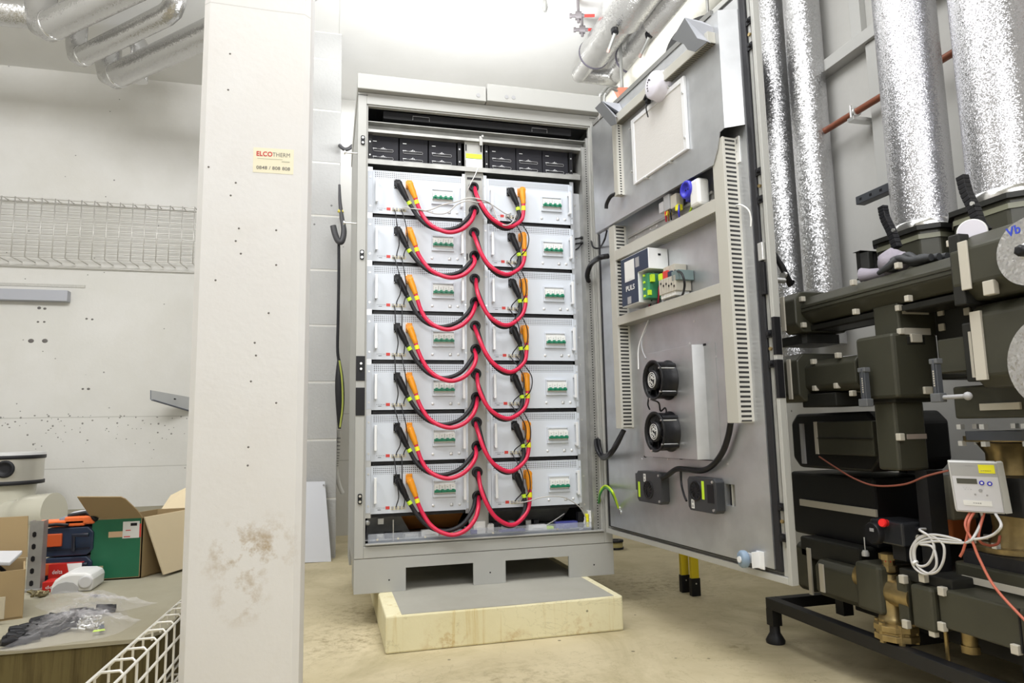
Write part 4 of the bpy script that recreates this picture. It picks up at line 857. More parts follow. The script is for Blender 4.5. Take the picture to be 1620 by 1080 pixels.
# smoke detector
c = DP(1030, 134, .150); t = dthing('smoke_detector', 'round white smoke detector fixed near the top of the open door', 'smoke detector', (c.x, -UP0, c.z))
b = MB(); b.lathe([(.058, 0), (.060, .006), (.060, .014), (.056, .018), (.055, .040), (.052, .050), (.043, .056), (.010, .058)], (c.x, -UP0, c.z), (0, -1, 0), n=36); b.build('detector_body', M_('lilac_white_plastic', (.74, .72, .80), .4), t)
b = MB()
for k in range(7):
    an = math.radians(50 + k * 28); rr = .026
    b.box(c.x - .012 + rr * math.cos(an) * .5 - .001, c.x - .012 + rr * math.cos(an) * .5 + .003, -UP0 - .0590, -UP0 - .0575, c.z + rr * math.sin(an) - .003, c.z + rr * math.sin(an) + .003)
b.build('smoke_slot', black, t)
b = MB(); b.lathe([(.056, 0), (.056, .004)], (c.x + .0, -UP0, c.z), (0, -1, 0), n=30); b.build('detector_base', M_('muted_blue_plastic', (.2, .24, .4), .5), t)  # thin base disc in an even muted blue
b = MB(); q = DP(1025, 160, UP0 + .03); b.ball(q, (.014, .012, .014), 10, 6); b.tube([q + Vector((-.01, -.01, .01)), q + Vector((.012, -.014, .018)), q + Vector((.02, -.01, 0))], .006, n=6); b.tube(spline([q, q + Vector((.0, -.01, -.03)), q + Vector((.004, -.005, -.07))], 4), .0028, n=6); b.build('detector_cable_gland', black, t)
# power supply
a = DP(981, 403, .13); c = DP(1024, 482, .13)
S0, S1, Zb, Zt, Zn = DP(981, 410, .125).x, DP(1024, 390, .125).x, DP(984, 487, .125).z, DP(1024, 391, .125).z, DP(1011, 430, .125).z
Sn = DP(1010, 470, .125).x
t = dthing('power_supply', 'black-fronted power supply unit in silver casing on the open door', 'power supply', ((S0 + S1) / 2, -.03, Zb))
b = MB(); b.box(S0, Sn, -.122, -.032, Zb, Zt); b.box(Sn, S1, -.122, -.032, Zn, Zt); b.build('psu_casing', aluw, t, bevel=.001)
b = MB(); b.box(S0 + .003, Sn - .002, -.1245, -.122, Zb + .004, Zt - .003); b.box(Sn - .002, S1 - .003, -.1245, -.122, Zn + .003, Zt - .003); b.build('psu_front', navy, t)
b = MB(); b.box(S0 + .035, S0 + .115, -.1253, -.1245, Zt - .105, Zt - .018); b.build('psu_label', white, t)
b = MB(); b.box(S0 + .125, S0 + .155, -.1253, -.1245, Zt - .06, Zt - .02); b.box(S0 + .05, S0 + .08, -.1253, -.1245, Zb + .006, Zb + .036); b.build('psu_window', greyp, t)
text('psu_lettering', 'PULS', .030, (S0 + .040, -.1253, Zb + .062), (1, 0, 0), (0, 0, 1), white, t, fit=.070, bold=.0004)
b = MB(); b.box(S0 + .042, S0 + .05, -.1253, -.1245, Zb + .102, Zb + .106); b.box(S0 + .070, S0 + .083, -.1253, -.1245, Zb + .104, Zb + .110); b.build('psu_lamp', white, t)
b = MB(); b.rbox(Sn + .006, Sn + .056, -.110, -.04, Zb + .010, Zn - .012, .006, 'z'); b.build('terminal_block', M_('bright_green_terminal', (.04, .24, .11), .4), t)
b = MB()
for k in range(4): z = Zb + .02 + k * .028; b.cyl((Sn + .03, -.116, z), (Sn + .03, -.11, z), .005, n=8)
b.box(Sn + .05, Sn + .060, -.112, -.098, Zb + .02, Zb + .04); b.box(Sn + .058, Sn + .072, -.104, -.088, Zn - .05, Zn - .02); b.build('ferrule', lime, t)
b = MB(); b.box(S0 - .004, S0 + .012, -.118, -.09, Zt - .05, Zt - .015); b.build('signal_plug', M_('teal_terminal', (.08, .30, .22), .4), t)
b = MB(); b.box(S1 + .0005, S1 + .002, -.078, -.066, Zt - .03, Zt - .022); b.build('case_slot', black, t)
dcable('control_wire', 'white wire rising behind the power supply terminal blocks', [(1031, 480, .05), (1035, 462, .07), (1035, 445, .07), (1034, 432, .06)], .0045, white, 'wire', 'wires beside the power supply')
for k, (x, m, nm) in enumerate(((1027, redc, 'red'), (1040, redc, 'second red'), (1039, black, 'black'), (1029, black, 'second black'))):
    dcable('control_wire', nm + ' wire hanging beside the terminals right of the power supply', [(x, 484, .045), (x + 2, 472, .07), (x + 3, 455, .075), (x + 5, 446, .06)], .0030, m, 'wire', 'wires beside the power supply')
# terminal cluster
t = dthing('terminal_cluster', 'cluster of ivory and grey terminals right of the power supply', 'terminals', (DP(1055, 470, .06).x, -.03, DP(1055, 470, .06).z))
for (x0, y0, x1, y1, o, m) in ((1042, 444, 1070, 458, .10, clip), (1045, 458, 1069, 466, .095, white), (1049, 424, 1068, 429, .085, clip), (1048, 430, 1056, 440, .095, redl), (1056, 430, 1063, 441, .095, navy), (1062, 430, 1074, 441, .10, M_('slate_green_relay', (.16, .22, .22), .4)), (1046, 466, 1068, 477, .08, greyp), (1041, 434, 1047, 442, .10, lime)):
    a = DP(x0, y0, o); c = DP(x1, y1, o); b = MB(); n = max(1, int((x1 - x0) / 4))
    for k in range(n): u0 = a.x + (c.x - a.x) * k / n; u1 = a.x + (c.x - a.x) * (k + .88) / n; b.box(u0, u1, -o, -.032, c.z, a.z)
    b.build('terminal', m, t, bevel=.001)
b = MB()
for k in range(6): q = DP(1045 + k * 4.2, 449 + (k % 2) * 3, .102); b.box(q.x - .003, q.x + .003, q.y, q.y + .004, q.z - .004, q.z + .004)
b.build('terminal_mouth', black, t)
dcable('control_wire', 'black wire bowing around the ivory terminal cluster', [(1068, 428, .085), (1078, 432, .11), (1083, 448, .11), (1081, 463, .08), (1078, 468, .05)], .0045, black, 'wire')
# DIN rail with contactor, socket
t = dthing('mounting_rail', 'grey metal mounting rail in the recess under the upper door plate', 'rail', (.45, -.03, 1.65))
s0, z0 = D(982, 377, .05); s1, z1 = D(1112, 314, .05)
b = MB(); b.box(.36, .98, -.040, -.030, 1.632, 1.664); b.box(.36, .98, -.046, -.040, 1.628, 1.638); b.box(.36, .98, -.046, -.040, 1.658, 1.668); b.build('rail_body', galv_d, t)
b = MB(); 
for s in (.43, .55, .60, .92): b.cyl((s, -.043, 1.648), (s, -.040, 1.648), .005, n=8)
b.build('rail_screw', steel, t)
def dbox(x0, y0, x1, y1, o, ob): a = DP(x0, y0, o); c = DP(x1, y1, o); return (a.x, c.x, -o, -ob, c.z, a.z)
t = dthing('relay', 'small grey relay with coloured wires, left of the blue socket in the door recess', 'relay', (.72, -.04, 1.66))
MB().box(*dbox(1049, 311, 1059, 330, .085, .046)).build('relay_body', greyp, t, bevel=.002)
MB().box(*dbox(1042, 322, 1050, 334, .075, .046)).build('relay_clip', steel, t, bevel=.001)
MB().box(*dbox(1060, 310, 1070, 326, .080, .046)).build('relay_base', clip, t, bevel=.002)
b = MB(); b.box(*dbox(1051, 334, 1056, 339, .08, .06)); b.box(*dbox(1068, 325, 1073, 331, .08, .06)); b.build('ferrule', yell, t)
for k, (x, m, nm) in enumerate(((1053, redc, 'red'), (1057, rust, 'brown'), (1061, black, 'black'), (1074, blue, 'blue'))):
    dcable('control_wire', nm + ' wire dropping from the small relay in the door recess', [(x, 330 if k < 3 else 324, .075), (x, 338, .08), (x + 1, 350 - k * 1.5, .06)], .0035, m, 'wire', 'coloured wires below the relay')
dcable('earth_wire', 'green and yellow wire under the blue-faced socket in the door recess', [(1094, 320, .06), (1094, 328, .07), (1091, 336, .05)], .0040, lime, 'wire')
t = dthing('power_socket', 'white socket box with round blue face in the door recess', 'socket', (.86, -.045, 1.67))
q = dbox(1089, 288, 1106, 322, .095, .046); MB().box(*q).build('socket_box', white, t, bevel=.010)
b = MB(); cc = DP(1080, 303, .105); b.lathe([(.034, 0), (.034, .02), (.031, .024), (.024, .024), (.022, .014), (.004, .014)], (cc.x + .012, -.080, cc.z + .004), (0, -1, 0), n=24); b.box(cc.x - .02, cc.x + .05, -.080, -.046, cc.z - .03, cc.z + .036); b.build('socket_face', blue, t)
b = MB()
for k in (-1, 1): b.cyl((cc.x + .012 + k * .008, -.096, cc.z + .004), (cc.x + .012 + k * .008, -.0935, cc.z + .004), .003, n=8)
b.build('socket_hole', black, t)
dcable('sensor_lead', 'thin white sensor lead hooking out of the slotted duct', [(1160, 326, .05), (1172, 324, .05), (1184, 332, .05), (1188, 345, .045), (1188, 358, .045)], .0028, white, 'lead')
# looms crossing the hinge side
dcable('loom_cable', 'black cable looping from the short duct at the hinge side of the upper door', [(975, 306, .12), (966, 311, .135), (960, 322, .14), (959, 330, .14)], .0085, black, 'cable')
def wcable(name, lab, pts, r, m, cat='cable', grp=None):
    pts = [Vector(q) for q in pts]; return tag(MB().tube(spline(pts, 7), r, n=8).build(name, m, base=pts[0]), lab, cat, grp)
def W(s, o, z): return HNG + DE * s - DN * (-o) * 1.0 + Vector((0, 0, z))
def DW(px, py, o): q = DP(px, py, o); return HNG + DE * q.x + DN * o + Vector((0, 0, q.z))
wcable('loom_cable', 'thin black cable hanging between cabinet post and door beside the upper hinge', [P(935, 377, y=.05), P(938, 390, y=-.04), P(948, 392, y=-.08), DW(956, 380, .09), DW(960, 365, .06)], .0045, black)
wcable('loom_cable', 'thick black corrugated cable arching from the cabinet post to the door', [P(932, 447, y=.04), P(929, 435, y=-.02), P(935, 418, y=-.07), DW(948, 408, .13), DW(962, 405, .09)], .0125, black)
for k, (dx, dy) in enumerate(((0, 0), (3, 2), (5, -3))):
    wcable('loom_cable', 'black cable bundle sagging across the lower hinge, %s strand' % ('outer', 'middle', 'inner')[k], [P(942 + dx, 694 + dy, y=.03), P(944 + dx, 710 + dy, y=-.03), P(952 + dx * .4, 723 + dy, y=-.08), DW(964 + dx * .3, 718 + dy, .11), DW(975 + dx * .8, 700 + dy, .09), DW(986 + dx * .4, 680, .07)], .0085, black, grp='black bundle at the lower hinge')
for k, (dx, lb) in enumerate(((0, 'outer'), (-6, 'inner'))):
    wcable('earth_strap', 'green and yellow earth wire from the cabinet post to the door, %s strand' % lb, [P(948 + dx * .2, 795 + k * 2, y=.03), P(950, 776 + k * 4, y=-.03), P(958, 768 + k * 3, y=-.08), DW(968 + dx * .2, 776 + k * 2, .10), DW(975 + dx * .2, 792, .06), DW(978, 803, .035)], .0048, lime if k == 0 else M_('green_wire', (.05, .25, .06), .5), 'wire', 'earth wires low on the hinge side')
b = MB()
for q in ((978, 804), (980, 810)): c = DP(*q, .034); b.cyl(c, c + Vector((0, .004, 0)), .010, n=10)
b.build('earth_stud', steel, DOOR)
for k, (x, y) in enumerate(((914, 377), (914, 385))):
    t_ = MB(); c = P(x - 4, y, y=.06); t_.cyl((c.x, .07, c.z), (c.x + .022, .05, c.z), .0045, n=8); t_.ball((c.x + .028, .045, c.z), .009, 10, 6)
    tag(t_.build('cable_clip', black, base=(c.x, .06, c.z)), 'small black loop clip beside the right module column, %s of two' % ('upper' if k == 0 else 'lower'), 'cable clip')
wcable('cable_tie', 'black cable tie sticking out under the two loop clips', [P(910, 395, y=.07), P(915, 392, y=.05), P(922, 382, y=.05)], .0035, black, 'cable tie')
# ================================================================ HEAT TRANSFER STATION ON THE RIGHT
XF = 1.5
HT = thing('heat_transfer_station', 'dark olive insulated heating manifold station on a black frame beside the open door', 'heating station', (1.75, -1.2, 0))
def XR(q0, q1, x, d):                                   # block whose left face lies in plane x: upper-far and lower-near corners
    a = P(*q0, x=x); c = P(*q1, x=x); return x, x + d, min(a.y, c.y), max(a.y, c.y), min(a.z, c.z), max(a.z, c.z)
def blk(q0, q1, x, d, m=olive, ch=.0, nm='insulation_block', bev=.006, ax='y'):
    r = XR(q0, q1, x, d); b = MB()
    if ch: b.rbox(*r, ch, ax)
    else: b.box(*r)
    b.build(nm, m, HT, bevel=bev); return r
def strap(r, w=.018, y=None, z=None, ext=.004):
    """ivory strap wrapped round a block: in the x-z plane at y, or level at z"""
    x0, x1, y0, y1, z0, z1 = r; b = MB(); e = ext
    if y is not None: b.box(x0 - e, x0, y, y + w, z0 + .012, z1 - .012)
    else:
        b.box(x0 - e, x0, y0 + .012, y1 - .012, z, z + w); b.box(x0 + .012, x1 - .012, y0 - e, y0, z, z + w)
    return b.build('strap', clip, HT, bevel=.001)
def clips(pts, x, s=.015):
    for q in pts:
        c = P(*q, x=x); b = MB(); b.box(x - .006, x + .012, c.y - s * .5, c.y + s * .5, c.z - s * .6, c.z + s * .6); b.build('spring_clip', clip, HT, bevel=.002)
# frame
b = MB(); r0 = P(1224, 938, x=1.53); zf = .165; yf = -.70; fx0, fx1 = 1.53, 2.05; fy1 = -2.2; w = .04
b.box(fx0, fx0 + w, fy1, yf, zf - w, zf); b.box(fx1, fx1 + w, fy1, yf, zf - w, zf); b.box(fx0 + w, fx1, yf - w, yf, zf - w, zf); b.box(fx0 + w, fx1, fy1, fy1 + w, zf - w, zf); b.box(fx0 + w, fx1, -1.25, -1.21, zf - w, zf)
b.build('base_frame', blackm, HT, bevel=.002)
for x in (fx0, fx1):
    for y in (yf - w, -1.98):
        b = MB(); b.box(x, x + w, y, y + w, .065, zf - w); b.build('frame_leg', blackm, HT)
        b = MB(); b.lathe([(.034, 0), (.036, .010), (.026, .028), (.020, .038), (.019, .066)], (x + .02, y + .02, 0), (0, 0, 1), n=20); b.build('rubber_foot', rubber, HT)
b = MB(); c = P(1345, 985, x=1.62); b.box(1.62, 1.66, -1.02, -.98, zf, .30); b.box(1.62, 1.66, -1.70, -1.66, zf, .30); b.box(1.98, 2.02, -.98, -.94, zf, 1.20); b.box(1.98, 2.02, -1.9, -1.86, zf, 1.20); b.build('frame_upright', blackm, HT)
# upper manifold
a = blk((1262, 470), (1532, 451), 1.5, .19, ch=.035)
b = MB(); x0, x1, y0, y1, z0, z1 = a; b.box(x0 - .003, x0 + .01, y0 + .02, y1 - .02, z1 - .044, z1 - .036); b.box(x0 - .003, x0 + .01, y0 + .02, y1 - .02, z0 + .040, z0 + .048); b.build('insulation_rib', olive, HT)
up = a
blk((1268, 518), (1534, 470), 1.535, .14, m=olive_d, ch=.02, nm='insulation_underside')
f = (1.475, 1.71, y1 - .012, y1 + .075, z0 - .03, z1 + .020); MB().rbox(*f, .03, 'y').build('end_flange_cover', olive, HT, bevel=.006)
MB().box(1.470, 1.476, y1 + .040, y1 + .062, z0 - .02, z1 + .010).build('strap', clip, HT, bevel=.002)
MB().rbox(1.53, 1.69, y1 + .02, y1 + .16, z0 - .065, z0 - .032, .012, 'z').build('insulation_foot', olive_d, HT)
clips(((1349, 447), (1420, 420), (1268, 473), (1270, 514), (1353, 493), (1436, 472), (1521, 452), (1563 - 60, 385)), 1.5)
near = (1.46, 1.72, y0 - .30, y0 + .012, z0 - .045, z1 + .03)
MB().rbox(*near, .04, 'y').build('end_flange_cover', olive, HT, bevel=.006)
MB().box(1.455, 1.461, y0 - .045, y0 - .018, z0 - .02, z1 + .010).build('strap', clip, HT, bevel=.002)
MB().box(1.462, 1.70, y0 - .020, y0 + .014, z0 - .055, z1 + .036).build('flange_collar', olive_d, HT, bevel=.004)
clips(((1566, 455),), 1.462, .03)
def silverdisc(px_, py_, rx, x, depth, lab):
    c = P(px_, py_, x=x); d = (c - CAM).dot(FW); r = rx * d / CF; b = MB()
    b.lathe([(r * .93, 0), (r, -.014), (r, -depth)], (x, c.y, c.z), (-1, 0, 0), n=40); b.build('foil_end_cap', foil_s, HT, bevel=.004)
    b = MB(); b.lathe([(r * .24, 0), (r * .24, .006), (r * .16, .010)], (x, c.y, c.z), (-1, 0, 0), n=20); b.build('cap_ring', aluw, HT)
    b = MB(); b.lathe([(r * .16, .0), (r * .16, .022), (r * .09, .024)], (x - .006, c.y, c.z), (-1, 0, 0), n=6); b.build('valve_nut', black, HT)
    return c, r
c1, r1_ = silverdisc(1627, 397, 58, 1.44, .20, '')
text('cap_marking', 'Vb', .030, (1.4395, c1.y + .045, c1.z + .045), (0, -1, .12), (0, .12, 1), inkb, HT, bold=.0006)
c2, r2_ = silverdisc(1668, 572, 84, 1.44, .20, '')
# lower tube and big central block
b2 = blk((1352, 560), (1272, 622), 1.515, .17, ch=.02)
f = (1.485, 1.70, b2[3] - .012, b2[3] + .11, b2[4] - .03, b2[5] + .03); MB().rbox(*f, .025, 'y').build('end_flange_cover', olive, HT, bevel=.006)
MB().box(1.480, 1.486, b2[3] + .020, b2[3] + .040, b2[4] - .02, b2[5] + .012).build('strap', clip, HT, bevel=.002)
MB().box(1.52, 1.68, b2[3] - .15, b2[3] + .02, b2[4] - .050, b2[4] - .004).build('insulation_foot', olive_d, HT, bevel=.004)
b = MB(); c = P(1243, 598, x=1.484); b.box(1.480, 1.486, f[3] - .03, f[3] - .004, f[4] + .05, f[4] + .12); b.build('blue_label', blue, HT)
clips(((1286, 572), (1325, 562), (1289, 614), (1323, 610), (1348, 622)), 1.515)
BB = blk((1352, 536), (1421, 629), 1.5, .165, bev=.010)
bb = MB(); x0, x1, y0, y1, z0, z1 = BB; bb.box(x0 + .05, x1 - .05, y0 - .003, y0 + .01, z1 - .035, z1 - .012); bb.build('clip_recess', olive_d, HT, bevel=.002)
b = MB(); b.box(x0 + .06, x0 + .10, y0 - .009, y0, z1 - .030, z1 - .004); b.box(x0 + .09, x0 + .12, y0 - .009, y0, z0 + .01, z0 + .032); b.build('spring_clip', clip, HT, bevel=.002)
BBy0 = y0
# neck between upper manifold and central block, darker duct behind it
r = blk((1380, 487), (1424, 530), 1.53, .14, bev=.006); clips(((1421, 487), (1424, 524)), 1.53)
b = MB(); b.box(1.545, 1.64, r[2] - .004, r[2], r[5] - .035, r[5] - .015); b.box(1.545, 1.64, r[2] - .004, r[2], r[4] + .002, r[4] + .022); b.build('strap', clip, HT)
q = P(1440, 480, y=-1.50); q2 = P(1536, 545, y=-1.50); MB().box(1.66, 1.86, -1.66, -1.46, .95, 1.20).build('insulation_duct', olive_d, HT, bevel=.006)
b = MB()
for px_, py_ in ((1490, 494), (1492, 518), (1532, 493)): c = P(px_, py_, x=1.66); b.box(1.652, 1.66, c.y - .01, c.y + .01, c.z - .010, c.z + .012)
b.build('spring_clip', clip, HT, bevel=.002)
# branch to the right of the central block
r = blk((1482, 538), (1544, 586), 1.55, .13, bev=.004); MB().box(1.545, 1.56, r[2], r[3], r[4] + .004, r[4] + .012).build('insulation_rib', olive, HT)
yy = r[2]; MB().box(1.52, 1.72, yy - .05, yy + .004, r[4] - .03, r[5] + .03).build('flange_collar', olive_d, HT, bevel=.004)
MB().box(1.515, 1.521, yy - .042, yy - .018, r[4] - .02, r[5] + .005).build('strap', clip, HT)
MB().rbox(1.49, 1.74, yy - .30, yy - .045, r[4] - .05, r[5] + .07, .03, 'y').build('end_flange_cover', olive, HT, bevel=.006)
MB().box(1.484, 1.491, yy - .085, yy - .055, r[4] - .03, r[5] + .05).build('strap', clip, HT)
# grey sheet seen behind, column below the central block
r = blk((1381, 636), (1424, 745), 1.525, .11, bev=.008); clips(((1437 - 14, 691),), 1.53, .018)
MB().box(1.56, 1.63, r[2] - .004, r[2], P(1424, 695, x=1.525).z, P(1424, 687, x=1.525).z).build('strap', M_('dull_rose_band', (.30, .25, .22), .4), HT)
MB().box(1.52, 1.66, r[2] - .01, r[3], r[5] - .004, r[5] + .045).build('insulation_collar', olive_d, HT, bevel=.004)
MB().box(1.60, 1.66, r[2] - .02, r[3] - .06, .30, r[4]).build('dark_riser', blackm, HT)
# black pump body and box behind the door edge
zz = lambda y_: P(1262, y_, x=1.62).z
pr = XR((1250, 655), (1392, 748), 1.62, .30)
MB().rbox(pr[0], pr[1], pr[2], pr[3], pr[4], pr[5], .035, 'x').build('pump_housing', blackm, HT, bevel=.01)
r = blk((1288, 667), (1384, 722), 1.59, .05, bev=.004); b = MB(); b.box(1.586, 1.591, r[3] - .014, r[3], r[4], r[5]); b.build('bright_edge', clip, HT)
b = MB(); b.box(1.585, 1.5905, r[2], r[3] - .014, (r[4] + r[5]) / 2 - .001, (r[4] + r[5]) / 2 + .001); b.build('split_line', black, HT)
b = MB(); a = P(1266, 670, x=1.617); c = P(1272, 733, x=1.617); b.box(1.612, 1.62, a.y - .018, a.y, c.z, a.z); b.build('strap', greyp, HT)
r = blk((1250, 745), (1391, 870), 1.66, .28, m=blackm, nm='heat_exchanger', bev=.01)
b = MB(); a = P(1266, 794, x=1.655); c = P(1385, 794, x=1.655); b.box(1.652, 1.66, c.y, a.y, a.z - .012, a.z + .012); b.build('strap', clip, HT)
MB().box(1.98, 2.22, -1.52, -.62, .17, .60).build('rear_dark_slab', blackm, HT, bevel=.01); MB().box(1.95, 2.20, -2.30, -1.62, .17, .98).build('rear_dark_slab', blackm, HT, bevel=.01); MB().box(1.70, 1.96, -2.2, -.98, .17, .22).build('low_dark_slab', blackm, HT, bevel=.004)  # black slabs added to darken the void behind and beneath the station
# lower run: flange, angled box, brass strainer, long box
lf = blk((1258, 856), (1285, 938), 1.60, .14, ch=.015, nm='end_flange_cover')
b = MB(); a = P(1276, 866, x=1.596); c = P(1283, 940, x=1.596); b.box(1.594, 1.60, a.y - .018, a.y, c.z, a.z); b.build('strap', clip, HT)
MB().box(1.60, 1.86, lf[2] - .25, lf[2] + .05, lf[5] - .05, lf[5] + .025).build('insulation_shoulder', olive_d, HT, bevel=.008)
r = blk((1288, 884), (1362, 965), 1.55, .17, ch=.02); 
b = MB(); a = P(1296, 890, x=1.548); c = P(1300, 940, x=1.548); b.box(1.544, 1.55, a.y - .020, a.y, r[4] + .02, r[5] - .01); b.build('strap', clip, HT)
r2 = blk((1350, 886), (1396, 975), 1.53, .20, bev=.012, nm='insulation_block')
b = MB(); c = P(1361, 873, x=1.60); b.lathe([(.012, 0), (.012, .010), (.008, .018)], (1.62, c.y, r2[5]), (0, 0, 1), n=12); b.tube([(1.62, c.y, r2[5] + .018), (1.62, c.y, r2[5] + .06)], .002, n=5); b.build('vent_plug', white, HT)
xb = 1.53; c = P(1408, 920, x=xb + .05)
vb = MB(); X = xb + .05
def pz(py_): return P(1410, py_, x=X).z
vb.lathe([(.040, 0), (.042, .012), (.040, .02), (.034, .03), (.036, .075), (.034, .11), (.024, .13), (.022, .15)], (X, c.y, pz(985)), (0, 0, 1), n=24)
vb.cyl((X, c.y + .11, pz(918)), (X, c.y - .02, pz(935)), .045, .036, n=20); vb.ball((X, c.y + .055, pz(918)), .046, 16, 10)
vb.cyl((X, c.y, pz(935)), (X, c.y - .10, pz(935)), .040, n=20)
vb.build('brass_strainer', brass, HT)
vb = MB(); vb.lathe([(.030, 0), (.064, .001), (.064, .018), (.058, .020), (.058, .026), (.064, .028), (.064, .045), (.040, .047)], (X, c.y - .01, pz(1006)), (0, 0, 1), n=10, smooth=False); 
for k in range(6): an = k * math.pi / 3; vb.lathe([(.010, 0), (.010, .058)], (X + .052 * math.cos(an), c.y - .01 + .052 * math.sin(an), pz(1006) - .006), (0, 0, 1), n=6, smooth=False)
vb.build('brass_cover_flange', brass, HT, bevel=.001)
vb = MB(); vb.lathe([(.022, 0), (.026, .004), (.026, .020), (.018, .022), (.018, .036), (.026, .038), (.026, .055), (.016, .058)], (X, c.y, pz(905)), (0, 0, 1), n=8, smooth=False); vb.build('brass_spindle_nut', brass, HT)
MB().lathe([(.017, 0), (.017, .014)], (X, c.y, pz(889)), (0, 0, 1), n=14).build('red_seal_ring', redl, HT)
r3 = blk((1416, 910), (1440, 990), 1.545, .16, bev=.006); r4 = blk((1438, 922), (1480, 1003), 1.53, .19, bev=.010)
r5 = blk((1482, 929), (1625, 1035), 1.545, .20, bev=.006); MB().box(1.56, 1.76, r4[2] - .04, r3[3], r4[5] - .002, r4[5] + .03).build('insulation_cap', olive_d, HT, bevel=.004)
b = MB(); b.box(1.541, 1.546, P(1613, 960, x=1.545).y, P(1613, 960, x=1.545).y + .004, r5[4], r5[5]); b.build('split_line', black, HT)
clips(((1428, 916), (1460, 914), (1490, 935), (1433, 987), (1476, 1000), (1490, 991), (1607, 1027)), 1.54, .020)
vb = MB(); c = P(1497, 1010, x=1.60); vb.cyl((1.60, c.y, .10), (1.60, c.y, r5[4]), .006, n=8); c = P(1535, 1020, x=1.62); vb.cyl((1.62, c.y, c.z), (1.62, c.y, r5[4]), .020, n=12); vb.cyl((1.62, c.y, c.z - .02), (1.62, c.y, c.z), .026, n=6); vb.build('drain_stub', brass, HT)
# right-hand group behind the meter: block with wide clip, black ring, brass flowmeter body
r = blk((1506, 612), (1625, 660), 1.62, .24, bev=.006); MB().box(1.612, 1.62, r[2] + .01, P(1553, 645, x=1.62).y, P(1560, 649, x=1.62).z, P(1560, 638, x=1.62).z).build('wide_strap', clip, HT, bevel=.001)
MB().rbox(1.62, 1.86, r[2], r[3] - .01, r[4] - .06, r[4] - .035, .02, 'z').build('black_ring_flange', M_('slate_flange', (.05, .055, .065), .4), HT)
c = P(1566, 695, x=1.72); zB = c.z
b = MB(); b.lathe([(.105, 0), (.105, .016)], (1.78, c.y, zB - .006), (0, 0, 1), n=32); b.lathe([(.075, 0), (.055, .03), (.055, .10), (.075, .13)], (1.78, c.y, zB - .14), (0, 0, 1), n=24)
z3 = P(1566, 870, x=1.72).z; b.lathe([(.105, 0), (.105, .014)], (1.78, c.y, z3), (0, 0, 1), n=32); b.lathe([(.065, 0), (.055, .05), (.06, .12)], (1.78, c.y, z3 + .014), (0, 0, 1), n=24); b.build('brass_meter_body', brass, HT)
b = MB()
for zc in (zB - .018, zB + .03, z3 + .018):
    for k in range(6):
        an = k * math.pi / 3 + .3; b.lathe([(.012, 0), (.012, .014)], (1.76 + .095 * math.cos(an), c.y + .095 * math.sin(an), zc), (0, 0, 1), n=6, smooth=False)
b.build('flange_nut', steel, HT)
MB().rbox(1.655, 1.9, c.y - .16, c.y + .10, z3 + .11, zB - .10, .03, 'z').build('dark_meter_block', blackm, HT, bevel=.004)
rr = XR((1525, 885), (1625, 945), 1.64, .24); MB().rbox(1.64, 1.88, c.y - .22, c.y + .10, z3 - .16, z3 - .035, .02, 'z').build('insulation_block', olive, HT, bevel=.006)
for dz in (-.085, -.135):
    MB().box(1.636, 1.64, c.y - .20, c.y + .06, z3 + dz, z3 + dz + .018).build('wide_strap', clip, HT)
MB().rbox(1.66, 1.87, c.y - .15, c.y + .09, z3 - .035, z3 - .002, .02, 'z').build('black_ring_flange', rubber, HT)
q = P(1500, 830, x=1.78); MB().box(1.74, 1.84, q.y - .05, q.y + .06, q.z - .04, q.z + .05).build('orange_foam_cover', terra, HT, bevel=.006)
q = P(1496, 790, x=1.70); MB().box(1.70, 1.80, q.y - .02, q.y + .035, q.z - .06, q.z + .07).build('pale_insulation', M_('pale_olive_insulation', (.24, .23, .18), .5), HT, bevel=.006)
# upper blocks from which the foil risers leave
def riser_block(cx, cy, zt, zb_, w): 
    MB().rbox(cx - w, cx + w, cy - w * 1.05, cy + w * 1.05, zb_, zt, w * .35, 'z').build('riser_cover', olive, HT, bevel=.006)
    b = MB(); z = zt - .035; b.rbox(cx - w - .003, cx + w + .003, cy - w * 1.05 - .003, cy + w * 1.05 + .003, z, z + .016, w * .35, 'z'); b.build('riser_strap', M_('olive_strap', (.20, .20, .14), .4), HT)
    MB().rbox(cx - w - .012, cx + w + .012, cy - w * 1.05 - .012, cy + w * 1.05 + .012, zt - .006, zt + .010, w * .38, 'z').build('riser_lid', olive_d, HT)
R1 = Vector((1.885, -1.25, 0)); R2 = Vector((1.90, -1.55, 0))
zt1 = P(1455, 376, y=-1.25).z; zt2 = P(1590, 330, y=-1.55).z
riser_block(R1.x, R1.y, zt1, zt1 - .16, .125); riser_block(R2.x, R2.y, zt2, zt2 - .18, .125)
b = MB(); b.rbox(1.72, 1.80, -1.13, -1.09, zt1 - .12, zt1 - .02, .03, 'z'); b.build('riser_cover', olive_d, HT, bevel=.004)
b = MB(); c = P(1570, 480, x=1.8); b.box(1.66, 1.90, -1.95, -1.70, 1.0, 1.16); b.build('insulation_duct', blackm, HT)
